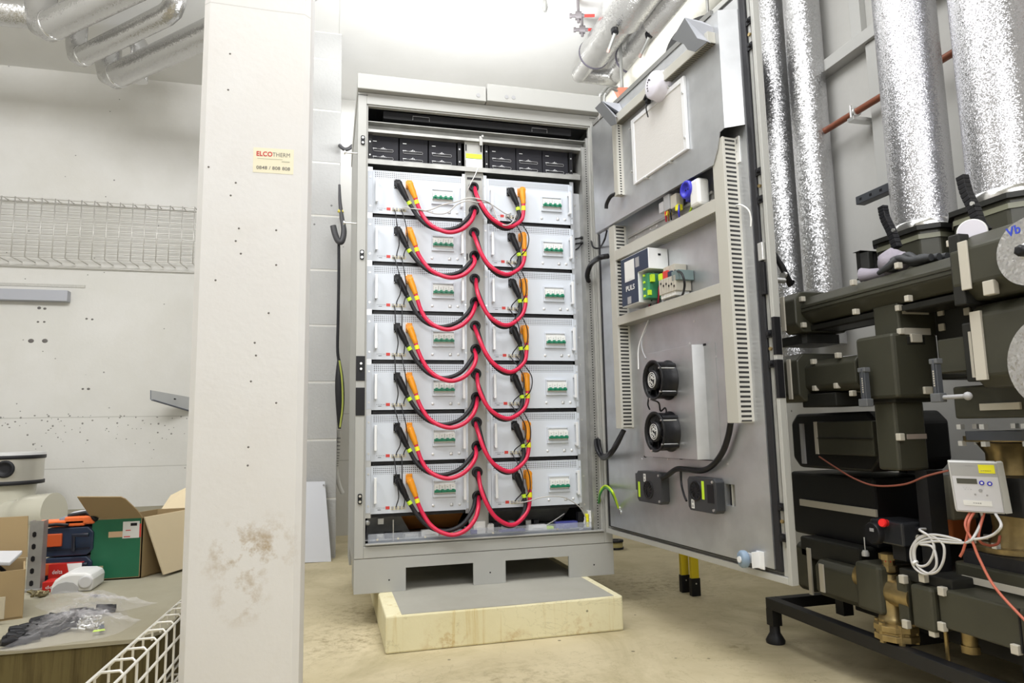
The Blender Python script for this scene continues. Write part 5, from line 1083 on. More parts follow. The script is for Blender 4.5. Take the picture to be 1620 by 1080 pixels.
# long thermometer wells with grey slotted sleeves
def well(q0, q1, x, nm='thermometer_sleeve'):
    a = P(*q0, x=x); c = P(*q1, x=x); b = MB(); b.box(x - .018, x, c.y - .004, a.y, c.z + .02, a.z); b.box(x - .022, x - .018, c.y, c.y + .006, c.z + .02, a.z); b.build(nm, M_('slate_grey_plastic', (.06, .065, .075), .4), HT, bevel=.002)
    b = MB(); b.box(x - .020, x + .002, c.y - .008, a.y + .004, a.z - .012, a.z + .002); b.box(x - .024, x + .0, c.y - .012, a.y + .006, c.z, c.z + .024); b.build('sleeve_end', M_('mid_slate_plastic', (.11, .115, .12), .4), HT, bevel=.002)
    b = MB()
    for k in range(7): zc = a.z - .03 - k * (a.z - c.z - .07) / 7; b.box(x - .0225, x - .0215, c.y + .001, c.y + .005, zc - .004, zc)
    b.build('scale_mark', clip, HT)
well((1366, 583), (1378, 643), 1.485); well((1480, 569), (1493, 636), 1.47)
c = P(1500, 628, x=1.46); b = MB(); b.cyl((1.46, c.y + .03, c.z), (1.46, c.y - .055, c.z), .006, n=10); b.ball((1.46, c.y - .058, c.z), .011, 10, 6); b.build('thermometer_stem', greyp, HT)
# lever handles
def lever(pts, x, nm='shut_off_lever'):
    q = [P(*p, x=x) for p in pts]; b = MB(); p_ = spline(q, 4); n = len(p_)
    for i in range(n - 1):
        a, c = p_[i], p_[i + 1]; d = (c - a).normalized(); s = Vector((0, -d.z, d.y)) * .0125
        b.slab([a - s, a + s, c + s, c - s], (.022, 0, 0))
    b.build(nm, black, HT, bevel=.002); return q
lever(((1392, 326), (1396, 345), (1406, 366), (1415, 392)), 1.64); lever(((1517, 278), (1524, 305), (1536, 330), (1546, 356), (1556, 366)), 1.56)
b = MB(); c = P(1414, 352 + 12, x=1.64); b.cyl((1.635, c.y, c.z), (1.64, c.y, c.z), .006, n=8); c = P(1539, 322, x=1.56); b.cyl((1.555, c.y, c.z), (1.56, c.y, c.z), .006, n=8); b.build('lever_rivet', steel, HT)
b = MB(); c0 = P(1414, 284, x=1.85); b.box(1.84, 1.865, c0.y - .006, c0.y + .006, zt1 - .02, c0.z); b.build('sensor_arm_post', M_('slate_grey_plastic', (.06, .065, .075), .4), HT)
# ---------------------------------------------------------------- separate fittings on the station
c = P(1529, 369, x=1.50); t = thing('dial_thermometer', 'round white-faced dial thermometer tucked behind the upper manifold', 'thermometer', c)
r = 21 * (c - CAM).dot(FW) / CF; MB().lathe([(r, 0), (r, .02), (r * .94, .024)], (c.x + .02, c.y, c.z), (-.75, -.6, 0), n=32).build('dial_case', white, t)
MB().lathe([(r * .90, 0), (r * .90, .001)], (c.x + .02 - .75 * .0255, c.y - .6 * .0255, c.z), (-.75, -.6, 0), n=32).build('dial_face', M_('pale_lilac_face', (.62, .60, .66), .2), t)
MB().box(c.x + .004, c.x + .02, c.y - .005, c.y + .03, c.z - r - .06, c.z - r + .01).build('dial_stem', steel, t)
# perforated black bracket arm on the wall side
a = P(1357, 318, x=1.86); c = P(1417, 292, x=1.86)
t = thing('support_arm', 'perforated black bracket arm beside the near foil riser', 'bracket', c)
MB().box(1.85, 1.89, c.y, a.y, c.z - .016, c.z + .016).build('arm_channel', M_('slate_grey_plastic', (.06, .065, .075), .4), t, bevel=.002)
b = MB()
for k in range(6): y = a.y - .02 - k * .05; b.box(1.8492, 1.8502, y - .012, y, c.z - .005, c.z + .005)
b.build('arm_slot', black, t)
# foil risers
def riser(nm, lab, cx, cy, r, z0, z1, rings=(), fm=None):
    t = thing(nm, lab, 'pipe', (cx, cy, z0), 'vertical foil-clad pipes')
    b = MB(); b.cyl((cx, cy, z0), (cx, cy, z1), r, n=48); b.build('foil_jacket', fm or foil_m, t)
    for z in rings: MB().lathe([(r + .001, 0), (r + .003, .002), (r + .003, .032), (r + .001, .034)], (cx, cy, z), (0, 0, 1), n=48).build('sheet_band', band, t)
riser('foil_pipe', 'thick vertical foil-clad pipe rising behind the dial thermometer, left of the frame edge one', R1.x, R1.y, .1, zt1 + .010, CZ, (zt1 + .012,))
riser('foil_pipe', 'thick vertical foil-clad pipe at the right edge of the picture', R2.x, R2.y, .108, zt2 + .010, CZ, (zt2 + .012,))
riser('foil_pipe', 'slimmer vertical foil-clad pipe next to the copper pipe, right of its twin', 2.208, -.335, .087, 1.20, CZ, fm=foil_f)
riser('foil_pipe', 'slimmer vertical foil-clad pipe right behind the door edge, left of its twin', 2.208, -.085, .085, 1.10, CZ, fm=foil_f)
t = MB(); c = P(1300, 600, x=1.9); t.cyl((1.95, -1.0, c.z), (1.95, -.2, c.z), .09, n=32); tag(t.build('foil_pipe', foil_s, base=(1.95, -.6, c.z)), 'short level foil-clad pipe showing between the two olive manifold tubes', 'pipe')
# copper coloured pipe with clamp, wall rails
cp = P(1308, 205, x=2.22)
t = thing('copper_pipe', 'thin red-brown pipe running along the right wall behind the foil risers', 'pipe', (2.22, -1, cp.z))
MB().cyl((2.22, -2.4, cp.z), (2.22, -.40, cp.z), .0155, n=16).build('pipe_run', copper, t)
c = P(1353, 178, x=2.22); b = MB(); b.lathe([(.018, -.014), (.023, -.012), (.023, .012), (.018, .014)], (2.22, c.y, cp.z), (0, 1, 0), n=16); b.cyl((2.195, c.y, cp.z - .035), (2.195, c.y, cp.z + .03), .005, n=8); b.box(2.19, 2.31, c.y - .02, c.y + .02, cp.z - .045, cp.z - .028); b.build('pipe_clamp', steel, t, bevel=.001)
railm = M_('whitewashed_channel', (.50, .50, .48), .5)
c = P(1346, 76, x=2.27); tag(MB().box(2.255, 2.32, -1.6, -.30, c.z - .030, c.z + .030).build('wall_channel', railm, base=(2.29, -1, c.z), bevel=.002), 'grey-painted level mounting channel along the right wall above the copper pipe', 'channel', 'mounting channels on the right wall')
c2 = P(1385, 120, x=2.29); tag(MB().box(2.275, 2.32, c2.y - .045, c2.y + .03, 0, c.z - .032).build('wall_channel', railm, base=(2.3, c2.y, 1), bevel=.002), 'grey-painted upright mounting channel below the level one on the right wall', 'channel', 'mounting channels on the right wall')
c3 = P(1349, 15, x=2.29); tag(MB().box(2.285, 2.32, c3.y - .045, c3.y + .02, c.z + .032, CZ).build('wall_channel', railm, base=(2.3, c3.y, 3.3), bevel=.002), 'grey-painted upright mounting channel above the level one on the right wall', 'channel', 'mounting channels on the right wall')
# heat meter
q = [P(1500, 729, x=1.50), P(1514, 808, x=1.50)]; tl = P(1500, 729, x=1.52)
t = thing('heat_meter', 'white electronic heat meter with small display and yellow tag, on the station', 'meter', tl)
ex = Vector((.72, -.69, 0)).normalized(); ez = Vector((.0, -.05, 1)).normalized(); en = ex.cross(ez)
def corner(px_, py_): 
    d = ray(px_, py_); k = (tl - CAM).dot(en) / d.dot(en); return CAM + d * k
A, B_, C_, D_ = corner(1500, 729), corner(1577, 731), corner(1583, 816), corner(1513, 809)
wv = (B_ - A); hv = (D_ - A); W_, H_ = wv.length, hv.length; ux, uz = wv.normalized(), -hv.normalized(); un_ = ux.cross(uz).normalized()
def mq(u0, u1, v0, v1, off, th):                        # rectangle on the meter face, u to the right, v downwards, 0..1
    o = A + un_ * off; return [o + wv * u + hv * v for u, v in ((u0, v0), (u1, v0), (u1, v1), (u0, v1))], -un_ * th
def mbox(nm, m, *a, bev=0): 
    qd, th = mq(*a); MB().slab(qd, th).build(nm, m, t, bevel=bev)
mbox('meter_case', white, 0, 1, 0, 1, .0, .04, bev=.003); mbox('meter_bezel', greyp, .015, .985, .02, .98, .0015, .002); mbox('upper_panel', M_('grey_front_film', (.38, .38, .38), .4), .03, .965, .03, .29, .002, .002); mbox('lower_panel', M_('pale_front_film', (.62, .62, .65), .4), .03, .965, .29, .965, .002, .002)
mbox('meter_display', M_('dark_lcd', (.08, .08, .065), .2), .11, .53, .335, .435, .003, .002); mbox('yellow_tag', yell, .60, .93, .055, .22, .003, .002); mbox('name_strip', white, .18, .76, .76, .86, .003, .002)
b = MB()
for u, v, r_ in ((.62, .41, .006), (.78, .42, .006)): b.cyl(A + wv * u + hv * v + un_ * .0005, A + wv * u + hv * v + un_ * .004, r_, n=16)
b.build('meter_button', blue, t)
b = MB()
for u, v, r_ in ((.62, .41, .003), (.78, .42, .003)): b.cyl(A + wv * u + hv * v + un_ * .003, A + wv * u + hv * v + un_ * .0046, r_, n=12)
b.build('button_face', white, t)
b = MB()
for u, v, r_ in ((.57, .56, .0045), (.45, .64, .0025), (.69, .65, .0025)): b.cyl(A + wv * u + hv * v + un_ * .001, A + wv * u + hv * v + un_ * .003, r_, n=12)
for k in range(6): o = A + wv * (.22 + k * .03) + hv * (.51 + .03 * (k % 2)) + un_ * .002; b.slab([o, o + wv * .02, o + wv * .02 + hv * .012, o + hv * .012], -un_ * .001)
for k in range(5): o = A + wv * (.64 + k * .045) + hv * (.165) + un_ * .003; b.slab([o, o + wv * .03, o + wv * .03 + hv * .016, o + hv * .016], -un_ * .001)
for k in range(4): o = A + wv * (.38 + k * .045) + hv * (.80) + un_ * .003; b.slab([o, o + wv * .03, o + wv * .03 + hv * .02, o + hv * .02], -un_ * .001)
for k in range(4): o = A + wv * (.34 + k * .04) + hv * (.075) + un_ * .002; b.slab([o, o + wv * .03, o + wv * .03 + hv * .018, o + hv * .018], -un_ * .001)
b.build('meter_print', greyp, t)
qd = [A + wv, A + wv - un_ * .0, C_, C_]; b = MB(); e0 = A + wv - un_ * .002; b.slab([e0, e0 + wv * .14 - un_ * .02, e0 + wv * .16 - un_ * .02 + hv * 1.0, e0 + hv], -un_ * .03); b.build('meter_side', white, t, bevel=.002)
ATT = [A + wv * u + hv * 1.0 - un_ * .012 for u in (.30, .38, .52, .80)]
# actuator
c = P(1418, 845, x=1.56)
t = thing('valve_actuator', 'black valve actuator with red button on top of the brass strainer', 'actuator', (X, c.y, pz(870)))
a = P(1368, 818, x=1.545); cc = P(1430, 866, x=1.545)
MB().box(1.545, 1.66, cc.y, a.y - .02, cc.z, a.z).build('actuator_body', M_('glossy_black_case', (.02, .021, .024), .25), t, bevel=.006)
k = P(1382, 843, x=1.535); b = MB(); b.lathe([(.034, 0), (.034, .018), (.030, .024)], (1.55, k.y, k.z), (-1, 0, 0), n=28); b.build('actuator_knob', black, t)
b = MB(); b.box(1.5245, 1.526, k.y - .012, k.y + .004, k.z + .006, k.z + .016); b.build('knob_label', greyp, t)
k = P(1402, 827, x=1.545); b = MB(); b.lathe([(.011, 0), (.011, .012), (.0125, .013), (.0125, .022), (.010, .026)], (1.545, k.y, k.z), (-1, -.3, .1), n=20); b.build('red_button', M_('signal_red', (.85, .02, .02), .3), t)
b = MB(); b.lathe([(.010, 0), (.010, .004)], (1.60, cc.y, cc.z + .025), (0, -1, 0), n=16); b.build('blank_plug', clip, t); b = MB(); b.cyl((1.60, cc.y, a.z - .022), (1.60, cc.y - .03, a.z - .016), .009, .006, n=12); b.build('cable_gland', black, t)
MB().box(1.56, 1.62, cc.y + .01, cc.y + .06, pz(880), cc.z).build('actuator_foot', black, t)
# coiled white lead and wires of the meter
g0 = Vector((1.60, cc.y - .03, a.z - .016)); Xc = 1.53
def px3(l): return [q if isinstance(q, Vector) else P(q[0], q[1], x=(q[2] if len(q) > 2 else Xc)) for q in l]
wcable('meter_lead', 'white lead coiled in loops below the heat meter', [g0] + px3([(1455, 838), (1472, 850), (1478, 870), (1468, 892), (1452, 894), (1445, 878), (1450, 856), (1470, 846), (1495, 848), (1521, 856), (1495, 853), (1466, 852), (1448, 866), (1450, 892), (1466, 906), (1482, 904), (1492, 888), (1494, 868), (1488, 856), (1470, 846), (1452, 852), (1441, 872), (1446, 896), (1464, 908), (1480, 898), (1481, 880), (1474, 864), (1455, 860), (1480, 856), (1505, 858), (1528, 858), (1540, 850)]) + [ATT[2] + Vector((0, 0, -.02)), ATT[2]], .0036, M_('soft_white_flex', (.58, .57, .56), .5), 'lead')
wcable('meter_lead', 'white lead bending from the meter case to the right below it', [ATT[3]] + px3([(1584, 830), (1575, 843), (1560, 850), (1542, 853)]), .0036, M_('soft_white_flex', (.58, .57, .56), .5), 'lead')
b = MB(); c = P(1448, 890, x=Xc); b.lathe([(.009, -.003), (.009, .003)], c, (0, 1, .8), n=10); tag(b.build('cable_tie', white, base=c), 'white tie holding the coiled lead below the heat meter', 'cable tie')
wcable('sensor_wire', 'salmon red wire dropping from the meter towards the right edge', [ATT[0]] + px3([(1527, 830), (1538, 855), (1550, 885), (1575, 930), (1625, 985)]), .0036, M_('salmon_wire', (.50, .13, .08), .5), 'wire')
wcable('sensor_wire', 'salmon red wire ending behind the lower insulation block under the meter', [ATT[1]] + px3([(1533, 825), (1531, 845), (1524, 870), (1519, 880)]), .0036, MATS['salmon_wire'], 'wire')
wcable('sensor_wire', 'orange red wire sagging from the pump housing across to the heat meter', px3([(1296, 722, 1.57), (1320, 738, 1.56), (1352, 757, 1.55), (1385, 768, 1.53), (1430, 766, 1.52), (1465, 753, 1.52), (1500, 744, 1.53)]), .0028, M_('brick_wire', (.24, .07, .045), .5), 'wire')
wcable('sensor_wire', 'salmon red wire reaching the brass meter body at right', [ATT[2] + Vector((.01, 0, 0))] + px3([(1548, 850, 1.55), (1562, 862, 1.6), (1578, 860, 1.65), (1582, 848, 1.68)]), .0036, MATS['salmon_wire'], 'wire')
# work gloves on the manifold
zt = up[5] + .004
gy = [P(px_, 425, x=1.56).y for px_ in (1368, 1395, 1430, 1470, 1488)]
def glove():
    t = thing('work_glove', 'lilac-grey work gloves with black palms lying crumpled on the upper manifold', 'gloves', (1.57, gy[1], zt))
    b = MB(); b.tube([(1.55, gy[0] + .006, zt + .020), (1.56, gy[0] - .02, zt + .018), (1.57, gy[1] + .0, zt + .016), (1.575, gy[1] - .04, zt + .014)], [.021, .018, .013, .012], n=14)
    b.ball((1.565, gy[1] - .035, zt + .040), (.035, .045, .040), 16, 10); b.ball((1.575, gy[2] + .035, zt + .035), (.034, .048, .030), 16, 10)
    o = b.build('knitted_cuff', glove1, t); k = o.modifiers.new('crumple', 'DISPLACE'); tx = bpy.data.textures.new('crumple', 'CLOUDS'); tx.noise_scale = .03; k.texture = tx; k.strength = .016; k.texture_coords = 'LOCAL'
    b = MB(); b.tube([(1.535, gy[1] - .012, zt + .008), (1.53, gy[1] - .06, zt + .018), (1.54, gy[2] + .01, zt + .034), (1.56, gy[2] - .02, zt + .030)], [.007, .011, .013, .012], n=10)
    for k in range(4):
        x = 1.54 + k * .018; y0 = gy[2] + .02 - k * .01
        b.tube(spline([(x, y0, zt + .034), (x + .002, y0 - .03, zt + .036 + .008 * math.sin(k * 2)), (x + .004, y0 - .065, zt + .020), (x + .002, gy[4] - .01 * k + .01, zt + .012)], 4), .0105, n=10)
    b.ball((1.55, gy[1] - .05, zt + .016), (.020, .024, .014), 12, 8); b.ball((1.56, gy[3] + .02, zt + .014), (.024, .05, .014), 12, 8)
    b.build('coated_fingers', glove2, t)
glove()
# yellow ladder behind the door
f0 = P(1085, 938, z=0); f1_ = P(1101, 946, z=0)
t = thing('folding_ladder', 'yellow folded ladder standing behind the open door, only its black-tipped feet showing', 'ladder', (f0.x, f0.y, 0))
for k, (px_, py_) in enumerate(((1084, 936), (1100, 942))):
    f = P(px_, py_, z=0); w2 = .021
    b = MB(); b.box(f.x - w2, f.x + w2, f.y - .012, f.y + .012, .075, 1.55); b.build('ladder_rail', yellowp, t, bevel=.004)
    b = MB(); b.box(f.x - w2 - .003, f.x + w2 + .003, f.y - .015, f.y + .015, 0, .085); b.build('ladder_foot', black, t, bevel=.003)
    b = MB(); b.cyl((f.x + w2 * .0, f.y - .017, .06), (f.x, f.y - .013, .06), .004, n=8); b.build('foot_rivet', steel, t)
b = MB()
for z in (.3, .55, .8, 1.05, 1.3): b.box(f0.x + .021, f0.x + .05, f0.y - .008, f0.y + .012, z, z + .03)
b.build('ladder_rung', aluw, t)
c = P(974, 868, z=0); t = thing('tape_roll', 'small black and yellow roll on the floor just right of the cabinet base', 'roll', (c.x, c.y, 0))
MB().lathe([(.055, 0), (.055, .014), (.030, .014), (.030, 0)], (c.x, c.y, 0), (0, 0, 1), n=28).build('roll_base', black, t); MB().lathe([(.050, 0), (.050, .035), (.022, .035), (.022, 0)], (c.x, c.y, .014), (0, 0, 1), n=28).build('roll_winding', M_('yellowed_tape', (.55, .47, .2), .5), t); MB().lathe([(.055, 0), (.055, .012), (.022, .012), (.022, 0)], (c.x, c.y, .049), (0, 0, 1), n=28).build('roll_top', black, t)
# ================================================================ PIPEWORK UNDER THE CEILING, BEHIND THE CABINET
def cpipe(nm, lab, base, grp='foil pipes under the ceiling above the cabinet'): return thing(nm, lab, 'pipe', base, grp)
zA = 3.50; A0 = P(1002, -10, z=zA); A1 = P(952, 66, z=zA); A2 = P(925, 118, z=zA)
t = cpipe('ceiling_pipe', 'foil-clad ceiling pipe above the cabinet, stepping down to a slimmer end, left of its neighbour', A1)
xa = 1.70; b = MB(); b.cyl((xa, .4, zA), (xa, A1.y + .16, zA), .112, n=36); b.build('foil_jacket', foil_s, t)
MB().lathe([(.114, 0), (.116, .003), (.116, .012), (.060, .013)], (xa, A1.y + .155, zA), (0, 1, 0), n=36).build('end_ring', M_('dark_ring', (.10, .09, .12), .4), t)
b = MB(); b.cyl((xa, A1.y + .16, zA), (xa, A2.y, zA), .062, n=28); b.ball((xa, A2.y, zA), .063, 20, 12); b.cyl((xa, A2.y, zA), (xa + .40, A2.y, zA), .060, n=28); b.build('foil_jacket_slim', foil_s, t)
MB().lathe([(.125, 0), (.128, .004), (.128, .012), (.112, .013)], (xa, P(985, 22, x=xa).y, zA), (0, 1, 0), n=36).build('end_ring', MATS['dark_ring'], t)
b = MB(); b.cyl((xa, 0, zA), (xa, P(985, 22, x=xa).y, zA), .145, n=36); b.build('foil_jacket_wide', foil_s, t)
xb_ = 1.98; t = cpipe('ceiling_pipe', 'foil-clad ceiling pipe above the cabinet, ending in a rounded elbow, right of its neighbour', (xb_, .9, zA))
yB = P(1000, 72, x=xb_).y; yE = P(992, 90, x=xb_).y; yW = P(1045, 28, x=xb_).y
b = MB(); b.cyl((xb_, 0, zA), (xb_, yW, zA), .140, n=36); b.build('foil_jacket_wide', foil_s, t)
b = MB(); b.cyl((xb_, yW, zA), (xb_, yB + .05, zA), .108, n=36); b.build('foil_jacket', foil_s, t)
b = MB(); b.tube(spline([(xb_, yB + .05, zA), (xb_, yB + .18, zA - .01), (xb_ + .03, yB + .28, zA + .06), (xb_ + .04, yB + .30, CZ)], 5), .100, n=28); b.build('foil_elbow', foil_s, t)
b = MB()
for y, r in ((yW, .128), (yB + .045, .112)): b.lathe([(r, 0), (r + .002, .003), (r + .002, .012), (r - .02, .013)], (xb_, y, zA), (0, 1, 0), n=36)
b.build('end_ring', MATS['dark_ring'], t)
for k, (q0, q1, xx, side) in enumerate((((973, 52), (962, 82), 1.62, 'left'), ((1027, 58), (1012, 90), 1.90, 'right'))):
    a = P(*q0, x=xx); c = P(*q1, x=xx); t = thing('shut_off_lever', 'grey valve lever sticking out of the %s ceiling pipe above the cabinet' % side, 'valve lever', a, 'valve levers on the ceiling pipes')
    MB().lathe([(.024, 0), (.024, .03)], a + Vector((0, 0, .0)), (0, .3, 1), n=14).build('lever_collar', black, t)
    b = MB(); b.tube([a, a.lerp(c, .5), a.lerp(c, .8)], .012, n=8); b.build('lever_arm', galv_d, t); b = MB(); b.tube([a.lerp(c, .8), c], .012, n=8); b.build('lever_grip', M_('rosy_grip', (.35, .25, .22), .5), t)
# reddish fitting, wrapped duct, round duct end, flexible hoses behind the door
wy = 1.2
a = P(962, 158, x=2.22); c = P(1120, 10, x=2.22)
w_ = P(1086, 34, x=2.02); t = tag(MB().cyl((2.02, a.y + .3, w_.z), (2.02, -.10, w_.z), .085, n=36).build('wrapped_duct', wrap, base=(2.02, .4, w_.z)), 'cream-wrapped duct running behind the top of the open door', 'duct')
c = P(1125, 85, y=-.42); t = thing('round_duct', 'round grey duct end rising behind the top edge of the open door', 'duct', (1.86, -.12, 2.55))
cc_ = P(1126, 90, y=-.20); d_ = (cc_ - CAM).dot(FW); rr_ = 73 * d_ / CF
b = MB(); b.cyl((cc_.x, cc_.y, cc_.z), (cc_.x + .17, cc_.y + .32, cc_.z), rr_, n=48); b.build('duct_shell', M_('mid_grey_duct', (.055, .055, .055), .7, spec=.2), t); MB().cyl((cc_.x + .12, cc_.y + .2, cc_.z), (cc_.x + .12, cc_.y + .2, CZ), .008, n=8).build('hanger_rod', galv_d, t)
for k, q in enumerate(((915, 25), (921, 47))):
    c = P(*q, z=3.60); t = thing('small_valve', 'small drain valve with red tip under the white ceiling, %s of two' % ('upper' if k == 0 else 'lower'), 'valve', c, 'small valves under the ceiling')
    ex2 = Vector((.97, -.25, 0)); b = MB(); b.cyl(c - ex2 * .055, c + ex2 * .04, .012, n=12); b.cyl(c - ex2 * .02, c + ex2 * .02, .030, n=6); b.cyl(c + Vector((0, 0, -.05)), c + Vector((0, 0, CZ - c.z)), .010, n=10); b.cyl(c - ex2 * .06, c - ex2 * .045, .018, n=8); b.build('valve_body', M_('tarnished_metal', (.25, .23, .24), .4, .5), t)
    b = MB(); b.cyl(c + ex2 * .04, c + ex2 * .11, .010, n=10); b.build('valve_tip', redl, t)
c = P(862, 5, z=3.6); tag(MB().lathe([(.012, 0), (.02, .03), (.012, .08), (.01, .12)], c - Vector((0, 0, .06)), (0, 0, 1), n=10).build('ceiling_stub', galv_d, base=c), 'small grey stub hanging from the ceiling at the top edge of the picture', 'stub')
c = P(975, 157, y=.9)
for k, dx in enumerate((0, 7)):
    wcable('flexible_hose', 'grey braided hose curving up behind the cabinet top corner, %s of two' % ('left' if k == 0 else 'right'), [Vector((P(949 + dx, 162, y=.9).x, .9, 2.495)), P(949 + dx, 162, y=.9), P(953 + dx, 148, y=.9), P(962 + dx * .6, 138 + dx * .3, y=.95), P(976, 138 + dx * .8, y=1.0)], .010, galv_d, 'hose', 'braided hoses behind the cabinet')
c = P(980, 145, y=1.05); tag(MB().slab([c + Vector((-.03, 0, .03)), c + Vector((.06, -.02, .03)), c + Vector((.02, 0, -.07))], (0, .04, 0)).build('pipe_fitting', M_('coral_fitting', (.62, .22, .14), .5), base=c, bevel=.003), 'coral red fitting at the end of the braided hoses', 'fitting')
tag(MB().cyl(c + Vector((.03, .02, .03)), Vector((c.x + .03, c.y + .02, CZ)), .012, n=10).build('drop_pipe', galv_d, base=c), 'thin grey pipe dropping from the ceiling to the coral red fitting', 'pipe')
c = P(1001, 113, x=2.1); tag(MB().cyl(c - Vector((.12, 0, 0)), c + Vector((.21, 0, 0)), .028, n=16).build('pipe_fitting', M_('coral_fitting', (.5, .2, .14), .5), base=c), 'rust red pipe stub between ceiling pipes and wrapped duct', 'fitting')
# ================================================================ LEFT SIDE
# sticker on the pillar
q = [P(401, 233, y=py0), P(465, 237, y=py0), P(464, 276, y=py0), P(400, 272, y=py0)]
t = thing('pillar_sticker', 'cream service sticker with red and grey lettering on the white pillar', 'sticker', q[3])
MB().slab([v + Vector((0, -.0006, 0)) for v in q], (0, .0006, 0)).build('sticker_sheet', cream, t)
wd_ = (q[1] - q[0]); X_ = wd_.normalized(); Hh = q[0].z - q[3].z; Ww = wd_.length; Z_ = Vector((0, 0, 1)); O_ = q[3] + Vector((0, -.0007, 0))
text('red_lettering', 'ELCO', Hh * .26, O_ + X_ * Ww * .07 + Z_ * Hh * .67, X_, Z_, inkr, t, fit=Ww * .39, bold=.0005)
text('grey_lettering', 'THERM', Hh * .24, O_ + X_ * Ww * .470 + Z_ * Hh * .67, X_, Z_, inkg, t, fit=Ww * .43)
text('grey_lettering', '0848 / 808 808', Hh * .185, O_ + X_ * Ww * .08 + Z_ * Hh * .135, X_, Z_, inkg, t, fit=Ww * .83, bold=.0002)
b = MB(); o = O_ + X_ * Ww * .1 + Z_ * Hh * .555; b.slab([o, o + X_ * Ww * .62, o + X_ * Ww * .62 + Z_ * .0012, o + Z_ * .0012], (0, -.0003, 0)); o = O_ + X_ * Ww * .70 + Z_ * Hh * .46; b.slab([o, o + X_ * Ww * .2, o + X_ * Ww * .2 + Z_ * .0025, o + Z_ * .0025], (0, -.0003, 0)); b.build('sticker_rule', M_('faded_ink', (.45, .44, .33), .6), t)
# ceiling pipework upper left: four foil pipes with elbows
zP = 3.30
def elbowpipe(lab, far, near, r, up=.42, extra=None, nearup=False):
    a = P(*far, z=zP); c = P(*near, z=zP); t = thing('ceiling_pipe', lab, 'pipe', a, 'foil pipes under the ceiling at left')
    d = (c - a).normalized(); e = c + d * (1.2 if not nearup else 0)
    pts = [a + Vector((0, 0, .24 if extra else up)), a + Vector((0, 0, r * 2.0)), a + Vector((0, 0, r * 1.3)) + d * r * .12, a + d * r * .45 + Vector((0, 0, r * .42)), a + d * r * 1.2 + Vector((0, 0, .0)), a + d * r * 2.0, e]
    if nearup: pts += [c + d * r * .9 + Vector((0, 0, r * .25)), c + d * r * 1.35 + Vector((0, 0, r * .9)), c + d * r * 1.5 + Vector((0, 0, .45))]
    b = MB(); b.tube(pts, r, n=28); b.build('foil_jacket', foil_s, t)
    b = MB(); s = a + d * r * 1.6; b.lathe([(r + .001, 0), (r + .0025, .002), (r + .0025, .010), (r + .001, .012)], s, d, n=28)
    b.build('sheet_band', band, t)
    if extra: 
        b = MB(); b.tube(spline(extra(a, d), 3), r * .72, n=28); b.build('foil_elbow', foil_s, t)
elbowpipe('foil-clad pipe under the left ceiling, lowest of the three, disappearing behind the white pillar', (169, 127), (325, 54), .083, extra=lambda a, d: [a + Vector((0, 0, .10)), a + Vector((0, 0, .24)), a + Vector((.03, .0, .31)), a + Vector((.10, 0, .34)), a + Vector((.17, 0, .31)), a + Vector((.20, 0, .24)), a + Vector((.20, 0, .02))])
elbowpipe('foil-clad pipe under the left ceiling, middle one of the three, turning up at both ends', (119, 95), (262, 24), .062, nearup=True)
elbowpipe('foil-clad pipe under the left ceiling, uppermost of the three slanting ones', (62, 50), (190, -12), .085)
a = P(-20, 14, z=3.45); c = P(48, 22, z=3.45)
tag(MB().cyl((a.x - .8, a.y, 3.45), (c.x + .10, a.y, 3.45), .09, n=28).build('ceiling_pipe', foil_s, base=(a.x, a.y, 3.45)), 'foil-clad pipe running level at the far top left corner of the picture', 'pipe')
# wire cable tray on the back wall
yw = BY - .02; yf_ = BY - .13
a = P(0, 312, y=yf_); c = P(311, 328, y=yf_); d0 = P(307, 416, y=yf_)
t = thing('wire_cable_tray', 'pale wire mesh cable tray fixed level across the left back wall', 'cable tray', (-1.9, yw, 2.2))
zt_, zb_ = (a.z + c.z) / 2, d0.z; xr = c.x; n = 10
b = MB()
for i in range(n + 1): z = zb_ + (zt_ - zb_) * i / n; b.tube([(-3.1, yf_, z), (xr, yf_, z)], .0046, n=6)
b.tube([(-3.1, yw, zt_ + .01), (xr, yw, zt_ + .01)], .0046, n=6); b.tube([(-3.1, yw, zb_ - .05), (xr, yw, zb_ - .05)], .0046, n=6); b.build('long_wires', wirem, t)
b = MB(); x = xr - .012
while x > -3.1:
    b.tube([(x, yw, zt_ + .012), (x, yf_ - .004, zt_ + .006), (x, yf_ - .004, zb_ - .006), (x + .03, yw, zb_ - .02)], .0046, n=6); x -= .0885
b.build('cross_wires', wirem, t)
# grey trunking, plaster scar, bracket, scattered holes
a = P(107, 459, y=BY - .07); c = P(107, 476, y=BY - .07)
tag(MB().box(-3.15, a.x, BY - .07, BY, c.z, a.z).build('wall_trunking', M_('blue_grey_trunking', (.42, .43, .47), .5), base=(-2.5, BY, a.z), bevel=.002), 'blue-grey square trunking ending on the left back wall below the wire tray', 'trunking')
a = P(135, 453, y=BY); b = MB(); b.box(-3.15, a.x, BY - .006, BY, a.z - .012, a.z + .010); tag(b.build('plaster_ridge', M_('rough_plaster', (.55, .54, .50), .9, bump=(60, .6, .01)), base=(-2.4, BY, a.z)), 'rough plaster ridge on the wall just above the grey trunking', 'plaster')
q = [P(239, 617, y=BY - .28), P(300, 628, y=BY - .02), P(300, 650, y=BY - .02), P(239, 632, y=BY - .28)]
t = thing('shelf_bracket', 'pale tapered metal bracket sticking out of the back wall beside the pillar', 'bracket', q[1])
